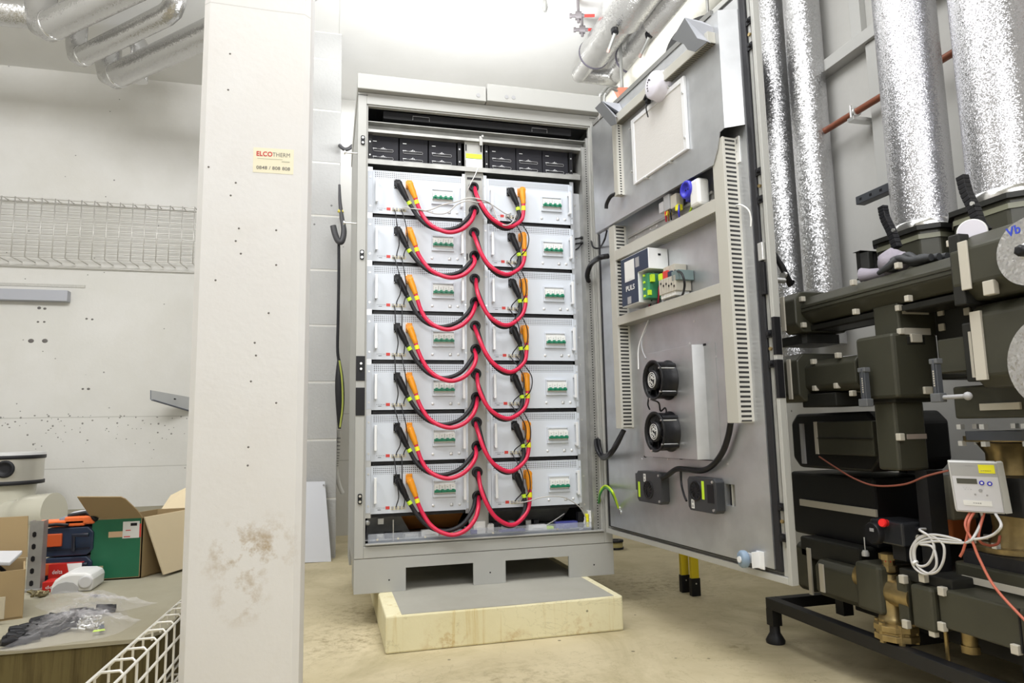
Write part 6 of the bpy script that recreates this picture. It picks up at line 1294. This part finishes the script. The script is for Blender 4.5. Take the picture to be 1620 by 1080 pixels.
MB().slab(q, (0, .003, 0)).build('bracket_web', M_('pale_bracket_metal', (.55, .56, .56), .4, .3), t); b = MB(); b.slab([q[3], q[2], q[2] + Vector((0, 0, -.006)), q[3] + Vector((0, 0, -.006))], (.02, .0, 0)); b.slab([q[0], q[3], q[3] + Vector((-.006, 0, 0)), q[0] + Vector((-.006, 0, 0))], (0, .01, 0)); b.build('bracket_lip', M_('slate_edge', (.10, .11, .14), .4), t)
b = MB()
for px_, py_ in ((252, 626), (277, 631)): c = P(px_, py_, y=BY - .16); b.cyl((c.x, c.y - .02, c.z), (c.x, c.y + .01, c.z), .006, n=8)
b.build('bracket_hole', black, t)
b = MB()
for px_, py_, r_ in ((62, 487, 6), (71, 488, 5), (60, 509, 4), (70, 509, 4), (49, 539, 9), (71, 539, 9), (137, 504, 4), (146, 505, 4), (131, 615, 4), (140, 615, 5)):
    c = P(px_, py_, y=BY); b.ball((c.x, BY, c.z), (r_ * .0022, .003, r_ * .0018), 8, 6)
struct(b.build('trim_drill_holes', M_('hole_grey', (.16, .15, .14), .9)))
rp = random.Random(5); b = MB()
for k in range(90):
    c = P(rp.uniform(0, 305), 640 + abs(rp.gauss(0, 1)) * 26 + 14, y=BY); r_ = rp.choice((.003, .004, .005, .007)); b.ball((c.x, BY, c.z), (r_, .002, r_ * rp.uniform(.6, 1.2)), 8, 5)
for k in range(26):
    c = P(rp.uniform(5, 300), rp.uniform(150, 880), y=BY); b.ball((c.x, BY, c.z), (.005, .002, .004), 8, 5)
struct(b.build('trim_wall_pits', M_('pit_grey', (.27, .26, .24), .9)))
b = MB()
for k, (px_, py_) in enumerate(((1057 / 2.843, 0),)): pass
for px_, py_ in ((373, 289), (365, 309), (378, 361), (437, 364), (373, 381), (381, 401), (437, 419), (425, 495), (403, 542), (405, 562), (397, 603), (393, 707), (392, 736), (437, 637), (341, 443), (364, 85), (361, 142), (330, 264)):
    c = P(px_, py_, y=py0); b.ball((c.x, py0, c.z), (.0028, .0012, .0028), 8, 6)
struct(b.build('trim_pillar_pits', MATS['hole_grey']))
# flue with sleeve and elbow
zt_ = P(71, 717, y=2.2).z; zb_ = P(67, 765, y=2.2).z; xr = P(70, 740, y=2.2).x; cx = xr - .21
t = thing('flue_pipe', 'milky round flue pipe with metal inspection sleeve and elbow at the far left', 'flue', (cx, 2.2, .3))
b = MB(); b.cyl((cx, 2.2, zb_ + .02), (cx, 2.2, zt_ - .02), .200, n=48); b.build('metal_sleeve', M_('brushed_sleeve', (.62, .60, .54), .3, .6), t)
b = MB()
for z in (zt_ - .03, zb_ + .005): b.lathe([(.200, 0), (.208, .002), (.208, .024), (.200, .026)], (cx, 2.2, z), (0, 0, 1), n=48)
b.build('rubber_band', rubber, t)
b = MB(); b.cyl((cx, 2.2, zt_ - .008), (cx, 2.2, zt_ + .012), .206, n=48); b.build('sleeve_rim', aluw, t)
b = MB(); c = P(8, 742, y=2.0); b.lathe([(.055, 0), (.055, .012), (.040, .016), (.038, .008), (.015, .008)], (c.x, 2.0, c.z), (0, -1, 0), n=28); b.build('inspection_cap', rubber, t)
b = MB(); b.cyl((cx, 2.2, .36), (cx, 2.2, zb_ + .02), .165, n=40); b.build('flue_body', pvc, t)
b = MB(); c = P(86, 812, y=1.95); b.tube(spline([(cx - .05, 2.15, c.z - .02), (cx + .08, 2.08, c.z - .02), (c.x - .14, 2.0, c.z), (c.x + .0, 1.95, c.z + .01)], 5), [.09] * 4 + [.105] * 5 + [.12] * 7, n=28); b.build('flue_elbow', pvc, t)
# slotted metal channel standing in front of the cases
ZP = .30
def PT(px_, py_): return P(px_, py_, z=ZP)
c0 = PT(52, 935); t = thing('slotted_channel', 'galvanised slotted channel standing upright in front of the dark tool cases', 'channel', c0)
yy = c0.y; h = P(52, 824, y=yy).z; wl = P(41, 930, y=yy).x; wr = P(63, 930, y=yy).x
b = MB(); b.box(wl, wr, yy - .002, yy, ZP, h); b.box(wr - .003, wr, yy, yy + .04, ZP, h); b.box(wl, wl + .003, yy, yy + .04, ZP, h); b.build('channel_body', galv_d, t)
b = MB(); k = 0; z = ZP + .018
while z < h - .02: b.rbox(wl + .010, wl + .022, yy - .003, yy - .0018, z, z + .019, .004); z += .0415
b.build('channel_slot', black, t)
b = MB(); b.box(wl - .005, wr + .09, yy - .02, yy + .04, ZP, ZP + .008); b.build('channel_foot', galv_d, t)
# tool cases
yc = yy + .10
def case(zlo, zhi, lab):
    a = P(62, 880, y=yc); c = P(146, 880, y=yc); t = thing('tool_case', lab, 'tool case', ((a.x + c.x) / 2, yc, zlo), 'stacked tool cases')
    b = MB(); b.rbox(a.x, c.x, yc, yc + .34, zlo, zhi - .004, .02, 'y'); b.build('case_shell', navy, t, bevel=.004)
    b = MB(); w = c.x - a.x; b.box(a.x + .02, a.x + w * .42, yc - .012, yc, zlo + (zhi - zlo) * .35, zlo + (zhi - zlo) * .78); b.build('case_latch', M_('dark_orange_latch', (.55, .09, .02), .45), t, bevel=.003)
    b = MB(); b.box(a.x + .01, c.x - .01, yc - .004, yc, zlo + (zhi - zlo) * .2, zlo + (zhi - zlo) * .26); b.tube([(c.x - .06, yc - .01, zlo + .02), (c.x - .06, yc - .02, zhi - .03), (c.x - .01, yc - .02, zhi - .03)], .008, n=8); b.build('case_rib', M_('deep_navy', (.01, .015, .03), .4), t)
    return a.x, c.x
hz_ = P(100, 833, y=yc).z; mid = ZP + (hz_ - ZP) * .48
ca, cb = case(ZP, mid, 'navy tool case with orange latch, lower one of the stack behind the slotted channel'); case(mid, hz_, 'navy tool case with orange latch, upper one of the stack behind the slotted channel')
hc = P(120, 814, y=yc + .1).z; xm = ca + (cb - ca) * .45
t = thing('small_case', 'slate and orange tool box lid lying on top of the navy cases', 'tool case', (xm, yc + .1, hz_))
MB().slab([(xm - .03, yc + .02, hz_), (cb + .0, yc + .02, hz_), (cb - .0, yc + .25, hz_), (xm - .03, yc + .25, hz_)], (0, 0, hc - hz_)).build('box_lid', M_('slate_lid', (.20, .23, .28), .45), t, bevel=.008)
MB().box(cb - .10, cb, yc + .0, yc + .03, hz_ + .005, hz_ + .035).build('orange_latch', torange, t, bevel=.006)
t = thing('bagged_tool', 'orange tool packing and cutters lying across the navy cases', 'packing', (ca + .05, yc + .05, hz_))
MB().slab([(ca - .02, yc, hz_), (ca + .14, yc, hz_), (ca + .14, yc + .07, hz_), (ca - .02, yc + .07, hz_)], (0, 0, .022)).build('orange_packet', torange, t, bevel=.004)
b = MB(); b.tube([(ca + .0, yc - .004, hz_ + .006), (ca + .05, yc - .006, hz_ + .010), (ca + .09, yc - .004, hz_ + .006)], .006, n=8); b.tube([(ca + .08, yc + .02, hz_ + .035), (ca + .14, yc + .02, hz_ + .045), (ca + .18, yc + .0, hz_ + .02)], .009, n=8); b.build('cutter_grip', black, t)
b = MB(); b.ball((ca + .13, yc + .05, hz_ + .035), (.06, .03, .018), 12, 8); b.build('clear_wrapping', M_('pale_wrapping', (.6, .6, .65), .3), t)
# red cartons
c = PT(98, 930); yr = c.y + .02
def carton(x0p, y0p, x1p, y1p, lab, y, whitebit):
    a = P(x0p, y0p, y=y); c = P(x1p, y1p, y=y); t = thing('red_carton', lab, 'carton', ((a.x + c.x) / 2, y, c.z), 'red cartons')
    MB().box(a.x, c.x, y, y + .07, c.z, a.z).build('carton_box', tred, t, bevel=.001)
    if whitebit:
        b = MB(); w = c.x - a.x; hh = a.z - c.z; b.slab([(a.x + w * .55, y, a.z), (c.x + .0006, y, a.z), (c.x + .0006, y, a.z - hh * .62), (a.x + w * .68, y, a.z - hh * .62)], (0, -.0008, 0)); b.build('carton_print', white, t)
        text('carton_lettering', 'delta', hh * .22, (a.x + w * .12, y - .0008, a.z - hh * .36), (1, 0, .0), (0, 0, 1), white, t, fit=w * .30); b = MB(); b.box(a.x + w * .14, a.x + w * .40, y - .0008, y, a.z - hh * .62, a.z - hh * .59); b.build('carton_line', M_('pink_ink', (.7, .3, .28), .5), t)
    else: text('carton_lettering', 'delta', .016, (a.x + .010, y - .0008, c.z + .018), (1, 0, 0), (0, 0, 1), white, t, fit=.045)
yr2 = PT(80, 938).y
carton(77, 893, 127, 932, 'red and white carton leaning beside the tool cases, taller of the two', yr + .03, True)
carton(67, 921, 100, 938, 'small red carton low between channel and white dispenser', yr2 + .02, False)
# white curved device
c = PT(115, 935); r0_ = c.y
a = P(82, 930, y=r0_); d = P(149, 930, y=r0_); top = P(115, 905, y=r0_).z
t = thing('white_housing', 'white rounded plastic housing lying on the platform in front of the red carton', 'housing', c)
w = d.x - a.x; h_ = top - ZP; pr = [(0, 0), (.02, .35), (.10, .68), (.25, .9), (.45, 1), (.8, .97), (.95, .85), (1, .6), (.98, 0)]
MB().slab([(a.x + u * w, r0_ - .02, ZP + v * h_) for u, v in pr], (0, .14, 0)).build('housing_shell', white, t, bevel=.008)
pr2 = [(.05, 0), (.08, .3), (.2, .5), (.38, .58), (.55, .5), (.66, .3), (.68, 0)]
MB().slab([(a.x + u * w, r0_ - .0215, ZP + v * h_) for u, v in pr2], (0, -.002, 0)).build('grey_window', M_('mid_grey_window', (.42, .42, .42), .4), t)
b = MB(); b.lathe([(.022, 0), (.022, .003), (.016, .003)], (a.x + w * .83, r0_ - .022, ZP + h_ * .5), (0, -1, 0), n=20); b.build('round_knob', M_('pale_knob', (.6, .6, .6), .4), t)
# green printed cardboard box with open flaps
cb0 = PT(143.5, 916); yb = PT(223.5, 918).y; yb = (cb0.y + yb) / 2
TL, TR_, BR_ = P(144.6, 820, y=yb), P(226.5, 820, y=yb), P(224, 918, y=yb)
bx0, bx1, bz1 = P(144, 870, y=yb).x, P(225, 870, y=yb).x, (TL.z + TR_.z) / 2
zz_ = P(295, 806, z=bz1); bdep = .30
t = thing('cardboard_box', 'open cardboard box with dark green printed front and spread flaps', 'box', ((bx0 + bx1) / 2, yb, ZP), 'open cardboard boxes')
by1 = yb + bdep; sk = (zz_.x - bx1) / (zz_.y - yb) * bdep                  # the box stands slightly turned, so its flank runs back to the right
def bq(x, y): return (x + sk * (y - yb) / bdep, y)
b = MB(); th = .005
for (xa_, ya), (xb2, yb2) in (((bx0, yb), (bx1, yb)), ((bx0, by1), (bx1, by1)), ((bx0, yb), (bx0, by1)), ((bx1 - th, yb), (bx1 - th, by1))):
    A_ = bq(xa_, ya); B2 = bq(xb2, yb2); tv = (0, th, 0) if ya == yb2 else (th, 0, 0)
    b.slab([(A_[0], A_[1], ZP), (B2[0], B2[1], ZP), (B2[0], B2[1], bz1), (A_[0], A_[1], bz1)], tv)
A_, B2, C2, D2 = bq(bx0, yb), bq(bx1, yb), bq(bx1, by1), bq(bx0, by1); b.slab([(*A_, ZP), (*B2, ZP), (*C2, ZP), (*D2, ZP)], (0, 0, .005)); b.build('box_walls', card, t)
MB().box(bx0, bx1 - .008, yb - .0008, yb, ZP + .008, bz1 - .002).build('green_panel', gprint, t)
def bp(x, y, x1, y1, m, nm, off=.0014): a = P(x, y, y=yb); c = P(x1, y1, y=yb); MB().box(a.x, c.x, yb - off, yb - .0008, c.z, a.z).build(nm, m, t)
bp(195, 825, 220, 850, white, 'paper_label'); bp(172, 841, 195, 849, M_('kraft_patch', (.65, .45, .28), .8), 'carry_slot', .0012); bp(207, 827, 217, 831, black, 'label_print', .0018); bp(199, 838, 207, 839, redl, 'label_line', .0018); bp(196, 848, 206, 849, redl, 'label_line', .0018); bp(220, 828, 223, 849, redl, 'red_strip', .0012); bp(157, 895, 163, 900, M_('torn_patch', (.45, .38, .22), .8), 'torn_patch', .0012)
fl = [P(144.6, 819.5, y=yb), P(226.5, 819.5, y=yb), P(216, 806, y=yb - .03), P(198, 789, y=yb - .07), P(191, 786, y=yb - .075), P(121.8, 786, y=yb - .075)]
MB().slab(fl, (0, .005, .002)).build('front_flap', card, t)
hb_ = bq(bx1, by1); r3_ = PT(257, 913) + Vector((0, 0, .01)); rf = [Vector((bx1, yb, bz1)), Vector((hb_[0], hb_[1], bz1)), r3_ + (Vector((hb_[0], hb_[1], bz1)) - Vector((bx1, yb, bz1))) * .95, r3_]
MB().slab(rf, (.005, -.002, 0)).build('right_flap', cardl, t)
k0 = bq(bx0 + .02, by1); k1 = bq(bx1, by1); MB().slab([(k0[0], k0[1], bz1), (k1[0], k1[1], bz1), P(300, 768, y=by1 + .10), P(270, 783, y=by1 + .10)], (0, .005, 0)).build('back_flap', cardl, t)
MB().slab([(bx1 + .0006, yb + .02, ZP + .10), (bq(bx1 + .0006, yb + .09)[0], yb + .09, ZP + .10), (bq(bx1 + .0006, yb + .09)[0], yb + .09, ZP + .15), (bx1 + .0006, yb + .02, ZP + .15)], (.001, 0, 0)).build('side_print', M_('dark_box_print', (.10, .12, .06), .7), t)
# cardboard box at the left edge, with tray of black clips
n0 = PT(33, 978); t = thing('cardboard_box', 'plain cardboard box cut off by the left edge of the picture, holding a plastic tray', 'box', (n0.x - .2, n0.y + .1, ZP), 'open cardboard boxes')
fy = n0.y; zF = P(40, 900, y=fy).z; x1_ = P(38, 930, y=fy).x
bk = fy + .16; xk = P(44, 830, y=bk).x; zk = P(30, 816, y=bk).z
yn = fy - .10
b = MB(); b.slab([(x1_ - .42, yn - .05, ZP), (x1_, fy, ZP), (x1_, fy, zF), (x1_ - .42, yn - .05, zF - .005)], (0, .005, 0)); b.slab([(x1_, fy, ZP), (xk, bk, ZP), (xk, bk, zF), (x1_, fy, zF)], (-.005, 0, 0)); b.slab([(xk - .40, bk, ZP), (xk, bk, ZP), (xk, bk, zF + .01), (xk - .4, bk, zF + .01)], (0, .005, 0)); b.slab([(x1_ - .42, yn - .05, ZP + .002), (x1_, fy, ZP + .002), (xk, bk, ZP + .002), (xk - .42, bk, ZP + .002)], (0, 0, .005)); b.build('box_walls', card, t)
MB().slab([(xk - .36, bk + .01, zF + .01), (xk, bk + .01, zF + .01), P(44, 816, y=bk + .03), P(0, 819, y=bk + .03) + Vector((-.1, 0, 0))], (0, .005, 0)).build('raised_flap', card, t)
a = P(0, 944, y=fy - .06); c = P(7, 978, y=fy - .06); MB().box(a.x - .02, c.x, fy - .066, fy - .062, c.z, a.z).build('pale_tape', M_('pale_tape', (.50, .44, .32), .6), t)
ty = fy + .055; zt5 = P(22, 880, y=ty).z
t = thing('plastic_tray', 'white plastic tray sitting in the cardboard box at the left edge', 'tray', (x1_ - .1, ty, zt5)); x2 = P(27, 878, y=ty).x
MB().slab([(x2 - .25, ty, zt5 - .005), (x2 - .01, ty - .02, zt5 - .025), (x2, ty + .04, zt5), (x2 - .25, ty + .06, zt5 + .01)], (0, 0, .012)).build('tray_shell', M_('dull_white_tray', (.52, .52, .53), .4), t, bevel=.003)
rr = random.Random(3); b = MB()
for k in range(60):
    c = Vector((x2 - .14 + rr.uniform(-.13, .14), ty - .03 + rr.uniform(-.03, .03), zt5 - .05 + rr.uniform(-.035, .02))); d = Vector((rr.uniform(-1, 1), rr.uniform(-1, 1), rr.uniform(-.6, .6))).normalized() * rr.uniform(.008, .016)
    b.tube([c - d, c + d], rr.uniform(.004, .007), n=6)
o = tag(b.build('plastic_clips', black, base=(x2 - .1, ty - .03, zt5 - .04)), 'heap of small black plastic clips in the cardboard box at the left edge', 'clips'); o['kind'] = 'stuff'
# plastic bags
def bag(nm, lab, outline, z, hgt, seed, n=26, m=bag_m):
    rr = random.Random(seed); pts = [P(x, y, z=z) for x, y in outline]; c = sum(pts, Vector()) / len(pts); b = MB(); ring = spline(pts + [pts[0]], 4)[:-1]; k = len(ring); v = []; R_ = 9
    for j in range(R_ + 1):
        s = j / R_
        for i, q in enumerate(ring):
            p = c.lerp(q, s); cr = math.sin(i * 2.1 + j * 1.3 + seed) * .5 + math.sin(i * .9 - j * 2.2) * .5; hh = hgt * (1 - s ** 2.2) * (1 + .35 * cr) + .003
            v.append((p.x + cr * .004, p.y + cr * .004, z + max(.002, hh + rr.uniform(-.1, .1) * hgt * (1 - s))))
    b.add(v, [(j * k + i, j * k + (i + 1) % k, (j + 1) * k + (i + 1) % k, (j + 1) * k + i) for j in range(R_) for i in range(k)], False)
    o = b.build(nm, m, base=c); return o
t = thing('plastic_bag', 'clear plastic bag with small zinc screws, lying nearer the white housing', 'plastic bag', PT(120, 958), 'clear plastic bags of parts')
o = bag('bag_film', '', [(55, 960), (85, 938), (120, 945), (155, 935), (185, 942), (215, 955), (248, 955), (215, 963), (190, 968), (150, 968), (110, 968), (75, 970)], ZP, .022, 2); BASE_o = o.location.copy(); o.parent = t; o.location = BASE_o - t.location
t2 = thing('plastic_bag', 'clear plastic bag full of black plugs and cable ends at the platform edge', 'plastic bag', PT(100, 995), 'clear plastic bags of parts')
o = bag('bag_film', '', [(0, 1030), (18, 1005), (45, 985), (80, 968), (120, 958), (170, 955), (198, 968), (205, 985), (222, 982), (200, 996), (165, 1010), (110, 1018), (60, 1027), (20, 1032)], ZP, .034, 5); q_ = o.location.copy(); o.parent = t2; o.location = q_ - t2.location
rr = random.Random(11); b = MB()
for k in range(46):
    u = rr.uniform(0, 1); x = 20 + u * 95; y = 1008 - u * 28 + rr.uniform(-11, 9); c = P(x, y, z=ZP + .012) ; d = Vector((rr.uniform(.2, 1), rr.uniform(-.3, .6), rr.uniform(-.15, .15))).normalized() * rr.uniform(.018, .035)
    b.tube([c - d, c - d * .2, c + d * .3, c + d], [rr.uniform(.007, .011), .012, .008, .009], n=7)
for k in range(16):
    u = rr.uniform(0, 1); x = 45 + u * 130; y = 985 - u * 25 + rr.uniform(-4, 4); c = P(x, y, z=ZP + .015); d = Vector((rr.uniform(.4, 1), rr.uniform(0, .6), rr.uniform(-.1, .1))).normalized() * .022
    b.tube([c - d, c + d], rr.uniform(.006, .010), n=7)
o = tag(b.build('cable_plugs', black, base=PT(70, 1000)), 'heap of black plugs and cable ends inside the clear bag at the platform edge', 'plugs'); o['kind'] = 'stuff'
b = MB()
for k in range(60):
    c = P(120 + rr.uniform(-18, 40), 985 + rr.uniform(-12, 10), z=ZP + .01); d = Vector((rr.uniform(-1, 1), rr.uniform(-1, 1), rr.uniform(-.3, .3))).normalized() * .008
    b.tube([c - d, c + d], .0035, n=6)
o = tag(b.build('zinc_screws', steel, base=PT(130, 985)), 'loose zinc screws and nuts at the right end of the clear bag', 'screws'); o['kind'] = 'stuff'
a = [PT(x, y) for x, y in ((155, 1001), (165, 1000), (164, 995), (156, 995))]; b = MB(); b.slab([q + Vector((0, 0, .012)) for q in a], (0, 0, .001)); b.build('blue_bag_label', navy, t2); a = [PT(x, y) for x, y in ((146, 1006), (166, 1003), (165, 1001), (148, 1003))]; MB().slab([q + Vector((0, 0, .010)) for q in a], (0, 0, .001)).build('lime_bag_label', lime, t2)
b = MB()
for k in range(14):
    c = PT(62 + rr.uniform(-14, 10), 941 + rr.uniform(-3, 4)); d = Vector((rr.uniform(-1, 1), rr.uniform(-1, 1), .1)).normalized() * .014; b.tube([c - d + Vector((0, 0, .006)), c + d + Vector((0, 0, .008))], .005, n=7)
o = tag(b.build('brass_fittings', M_('dark_brass', (.20, .17, .09), .4, .7), base=PT(62, 941)), 'small heap of dull brass fittings beside the foot of the slotted channel', 'fittings'); o['kind'] = 'stuff'
# wire tray leaning low in front of the platform
t = thing('wire_cable_tray', 'pale wire cable tray running low past the left foot of the pillar', 'cable tray', (-.55, -1.2, .2))
xL, xR = -.527, -.477; za = lambda y: .335 + (-.0 + (-(y + .9)) * .045)
def tz(y, o): return za(y) + o
b = MB(); y_far, y_near = -.95, -2.0
a = P(285, 951, x=xL); c = P(142, 1077, x=xL); sl = (c.z - a.z) / (c.y - a.y); za = lambda y: a.z + sl * (y - a.y)
for x, o in ((xL, 0), (xR, 0), (xR, -.045), (xR, -.095), (xR, -.145), (xR, -.185), (xR - .03, -.185), (xL - .005, -.185)):
    b.tube([(x, y_far + .25, za(y_far + .25) + o), (x, y_near, za(y_near) + o)], .0034, n=6)
b.build('long_wires', wirel, t)
b = MB(); y = y_far + .22
while y > y_near:
    z = za(y); b.tube([(xL, y, z - .035), (xL, y, z - .004), (xL + .010, y, z + .006), (xR - .008, y, z + .006), (xR, y, z - .003), (xR, y, z - .175), (xR - .010, y, z - .187), (xL - .010, y, z - .187)], .0030, n=6); y -= .0885
b.build('cross_wires', wirel, t)
# white panel leaning on the pier
q = [P(470, 762, y=1.66), P(512, 762, y=1.66), PT(0, 0), PT(0, 0)]
bl, br_ = P(470, 897, z=0), P(524, 888, z=0); q = [P(470, 762, y=1.69), P(514, 761.5, y=1.69), br_, br_ + (P(470, 762, y=1.69) - P(514, 761.5, y=1.69)) * 1.25]
t = thing('laminate_board', 'white sheet panel leaning against the blockwork pier behind the pillar', 'panel', br_)
MB().slab(q, (0, .012, 0)).build('panel_board', panelw, t)
b = MB(); c = P(512, 767, y=1.68); b.cyl((c.x, c.y - .006, c.z), (c.x, c.y + .01, c.z), .006, n=8); b.build('panel_screw', greyp, t)
# cables hanging at the pier edge
yy = 1.62
def hp(l, y=yy): return [P(q[0], q[1], y=(q[2] if len(q) > 2 else y)) for q in l]
b = MB(); pth = spline(hp([(537, 292), (538, 320), (541, 345), (544, 365), (541, 381), (535, 381), (530, 370), (527, 357)]), 6); n = len(pth); b.tube(pth, [.008 + .013 * min(1, i / (n * .45)) for i in range(n)], n=12)
tag(b.build('black_hose', M_('charcoal_hose', (.055, .055, .06), .5), base=pth[0]), 'charcoal hose hooked upwards at the edge of the blockwork pier', 'hose')
tag(MB().tube([q + Vector((0, -.001, 0)) for q in spline(hp([(535, 333), (539, 335), (543, 334)]), 3)], .012, n=10).build('yellow_tie', M_('dull_yellow_tie', (.7, .6, .1), .5), base=hp([(538, 334)])[0]), 'yellow tie wrapped around the charcoal hose', 'cable tie')
wcable('hanging_cable', 'black cable hanging down the edge of the blockwork pier', hp([(536, 385), (536, 430), (535, 500), (534, 550), (536, 572)], 1.66), .010, rubber)
b = MB(); pth = spline(hp([(536, 568), (537, 600), (538, 640), (537, 678)], 1.66), 5); n = len(pth); b.tube(pth, [.010 + .022 * math.sin(math.pi * i / (n - 1)) for i in range(n)], n=12)
tag(b.build('cable_coil', rubber, base=pth[0]), 'flat black coil of cable tied at the lower edge of the pier', 'cable')
wcable('earth_wire', 'green and yellow wire tied along the black coil at the pier edge', hp([(537, 570), (541, 600), (542, 640), (538, 676)], 1.63), .006, M_('dull_lime_wire', (.45, .50, .10), .5), 'wire')
pth = spline(hp([(536, 680), (534, 715), (532, 740), (536, 765), (542, 780)], 1.9), 6)
t = thing('corrugated_tube', 'white ribbed tube hanging beside the pier above the floor', 'tube', pth[0]); MB().tube(pth, .014, n=10).build('tube_wall', white, t)
b = MB()
for i in range(2, 12): b.tube([pth[i], pth[i] + (pth[i + 1] - pth[i]) * .3], .0155, n=10)
b.build('tube_rib', M_('grey_rib', (.25, .25, .25), .5), t)
wcable('black_hose', 'black hose end curving between pier and cabinet near the top', [Vector((-.06, 1.74, P(532, 226, y=1.7).z))] + hp([(538, 231), (545, 236), (552, 235), (558, 230)], 1.62), .013, M_('charcoal_hose', (.055, .055, .06), .5), 'hose')
